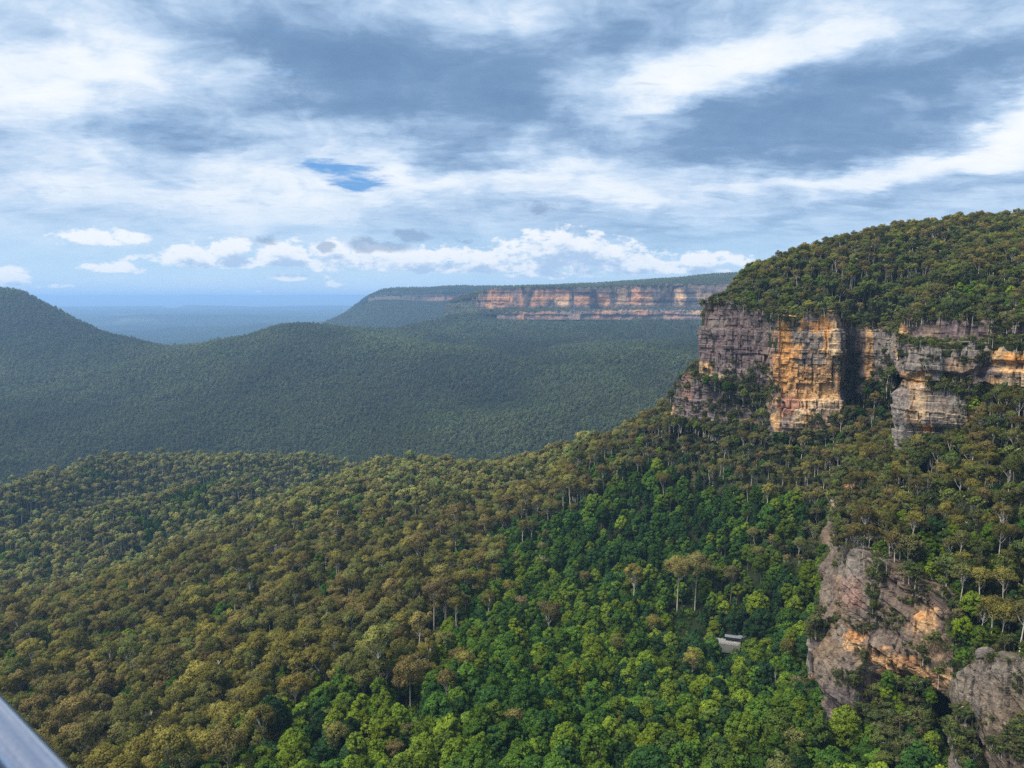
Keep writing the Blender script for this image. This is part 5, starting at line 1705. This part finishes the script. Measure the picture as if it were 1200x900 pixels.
MARKS = [((40, 850), 'the handrail'), ((480, 800), 'the round tan gum'), ((508, 715), 'the umbrella gum'), ((805, 690), 'the twin tall gums'), ((855, 752), 'the viewing deck'),
         ((1000, 690), 'the pink-stained cliff edge'), ((985, 850), 'the dark buttress foot'), ((963, 775), 'the pink-footed outcrop'), ((1060, 775), 'the slanting tan ledge'), ((1133, 745), 'the bright lime tree'), ((1154, 764), 'the capping boulder'), ((1130, 790), 'the thin railing'), ((1180, 840), 'the slanting grey strata'),
         ((945, 440), 'the orange buttress'), ((1100, 470), 'the ochre buttress'), ((980, 565), 'the orange rock spot'), ((254, 785), 'the grey bare trees'), ((634, 655), 'the cream-flowered tree'), ((607, 705), 'the pinkish domed tree'), ((1137, 630), 'the leaning pale snag'), ((910, 795), 'the white forked snag')]


def colour_word(k, c):
    r, g, b = c
    v = max(r, g)
    if r > g * 1.12:
        w = 'russet brown' if r > .1 else 'dull brown'
    elif r > g * .85:
        w = 'yellow-olive' if v > .11 else ('olive' if v > .075 else 'dark olive')
    elif r > g * .55:
        w = 'lime green' if v > .14 else ('leaf green' if v > .085 else 'grey-green')
    else:
        w = 'bright green' if v > .12 else ('mid green' if v > .08 else ('deep green' if v > .055 else 'very dark green'))
    return w


def place_words(px_, py_):
    (mx_, my_), nm = min(MARKS, key=lambda q: (q[0][0] - px_) ** 2 + (q[0][1] - py_) ** 2)
    dx, dy = px_ - mx_, py_ - my_
    d = math.hypot(dx, dy)
    how = 'close by' if d < 32 else ('a little way' if d < 75 else ('well' if d < 130 else 'far'))
    ang = math.degrees(math.atan2(-dy, dx)) % 360
    way = ['right of', 'up right of', 'above', 'up left of', 'left of', 'down left of', 'below', 'down right of'][int((ang + 22.5) // 45) % 8]
    return (how + ', ' if how == 'close by' else how + ' ') + way + ' ' + nm


KIND_WORD = {'rain': ('rainforest_tree', 'round tree'), 'column': ('rainforest_tree', 'narrow tree'), 'gum': ('gum_tree', 'open-crowned gum'), 'scrub': ('small_gum_tree', 'low spreading gum'), 'fargum': ('gum_tree', 'distant gum'), 'midgum': ('gum_tree', 'distant gum')}
qs = np.quantile(shown[pick], [.33, .66])
for i in pick:
    k = KINDS[tk[i]]
    nm, kw = KIND_WORD[k]
    size = 'small' if shown[i] < qs[0] else ('' if shown[i] < qs[1] else 'big')
    lab = ' '.join(w for w in (size, colour_word(k, tT[i]), kw, place_words(tpx[i], tpy[i])) if w)
    tree(nm, MODELS[k][tm[i]], (tX[i], tY[i], tZ[i]), tR[i], tS[i], tT[i], lab, 'tree', 'larger trees nearest the lookout')
keep[pick] = False


# ------------------------------------------------------------------ all the others: masses nobody could count
def mass(name, sel, label, cat):
    idx = np.where(sel & keep)[0]
    if len(idx) == 0:
        return
    me = bpy.data.meshes.new(name)
    me.vertices.add(len(idx))
    me.vertices.foreach_set('co', np.c_[tX[idx], tY[idx], tZ[idx]].astype(np.float32).ravel())
    pairs = sorted(set(zip(tk[idx].tolist(), tm[idx].tolist())))
    num = {p: j for j, p in enumerate(pairs)}
    a = me.attributes.new('which', 'INT', 'POINT')
    a.data.foreach_set('value', np.array([num[p] for p in zip(tk[idx].tolist(), tm[idx].tolist())], np.int32))
    a = me.attributes.new('size', 'FLOAT', 'POINT')
    a.data.foreach_set('value', tS[idx].astype(np.float32))
    a = me.attributes.new('turn', 'FLOAT_VECTOR', 'POINT')
    a.data.foreach_set('vector', np.c_[rng.normal(0, .05, len(idx)), rng.normal(0, .05, len(idx)), tR[idx]].astype(np.float32).ravel())
    a = me.attributes.new('tint', 'FLOAT_VECTOR', 'POINT')
    a.data.foreach_set('vector', tT[idx].astype(np.float32).ravel())
    o = link(bpy.data.objects.new(name, me))
    tag(o, label, cat, kind='stuff')
    ng = bpy.data.node_groups.new(name, 'GeometryNodeTree')
    ng.interface.new_socket('Geometry', in_out='INPUT', socket_type='NodeSocketGeometry')
    ng.interface.new_socket('Geometry', in_out='OUTPUT', socket_type='NodeSocketGeometry')
    n_in, n_out = ng.nodes.new('NodeGroupInput'), ng.nodes.new('NodeGroupOutput')
    jn = ng.nodes.new('GeometryNodeJoinGeometry')

    def named(nm, dt):
        nd = ng.nodes.new('GeometryNodeInputNamedAttribute')
        nd.data_type = dt
        nd.inputs[0].default_value = nm
        return nd.outputs[0]
    wh, sz, tn = named('which', 'INT'), named('size', 'FLOAT'), named('turn', 'FLOAT_VECTOR')
    for p, j in num.items():
        oi = ng.nodes.new('GeometryNodeObjectInfo')
        oi.inputs['Object'].default_value = MODELS[KINDS[p[0]]][p[1]]['src']
        oi.inputs['As Instance'].default_value = True
        cmp_ = ng.nodes.new('FunctionNodeCompare')
        cmp_.data_type = 'INT'
        cmp_.operation = 'EQUAL'
        ng.links.new(wh, cmp_.inputs[2])
        cmp_.inputs[3].default_value = j
        ip = ng.nodes.new('GeometryNodeInstanceOnPoints')
        ng.links.new(n_in.outputs[0], ip.inputs['Points'])
        ng.links.new(cmp_.outputs[0], ip.inputs['Selection'])
        ng.links.new(oi.outputs['Geometry'], ip.inputs['Instance'])
        e2r = ng.nodes.new('FunctionNodeEulerToRotation')
        ng.links.new(tn, e2r.inputs[0])
        ng.links.new(e2r.outputs[0], ip.inputs['Rotation'])
        ng.links.new(sz, ip.inputs['Scale'])
        ng.links.new(ip.outputs[0], jn.inputs[0])
    ng.links.new(jn.outputs[0], n_out.inputs[0])
    md = o.modifiers.new('planting', 'NODES')
    md.node_group = ng


shr = tk == KI['shrub']
rock_small = (shr & (tS < 2.6)) | ((tk == KI['scrub']) & (tS < .6))
mass('shrubbery', rock_small, 'scrub and tufts rooted on the cliff ledges', 'shrubs')
mass('forest', ~rock_small & (tY < 1000), 'rest of the rainforest and gum forest in the near valley', 'forest')
mass('forest', ~rock_small & (tY >= 1000) & (tY < 1750), 'olive gum forest over the second ridge', 'forest')
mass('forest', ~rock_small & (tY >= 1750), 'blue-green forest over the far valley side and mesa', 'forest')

# ------------------------------------------------------------------ the air
HAZE = 0.000062
bm = bmesh.new()
zlo = float(min(v[:, 2].min() for v, f in SHEETS)) - 1.0
zhi = float(max(v[:, 2].max() for v, f in SHEETS[1:])) + 25.0
bm_box(bm, (4000, 25500, (zlo + zhi) / 2), (190000, 55000, zhi - zlo))
m, N, out = new_mat('haze_air')
pv = N.add('ShaderNodeVolumePrincipled')
pv.inputs['Color'].default_value = (0.38, 0.63, 1.0, 1)
pv.inputs['Density'].default_value = HAZE
pv.inputs['Anisotropy'].default_value = 0.1
N.l.new(pv.outputs[0], out.inputs['Volume'])
hz = bm_obj('haze', bm, m)
tag(hz, 'blue haze of the valley air', 'haze', kind='stuff')
print('TREES', len(tX), 'individual', len(pick), 'haze', zlo, zhi)
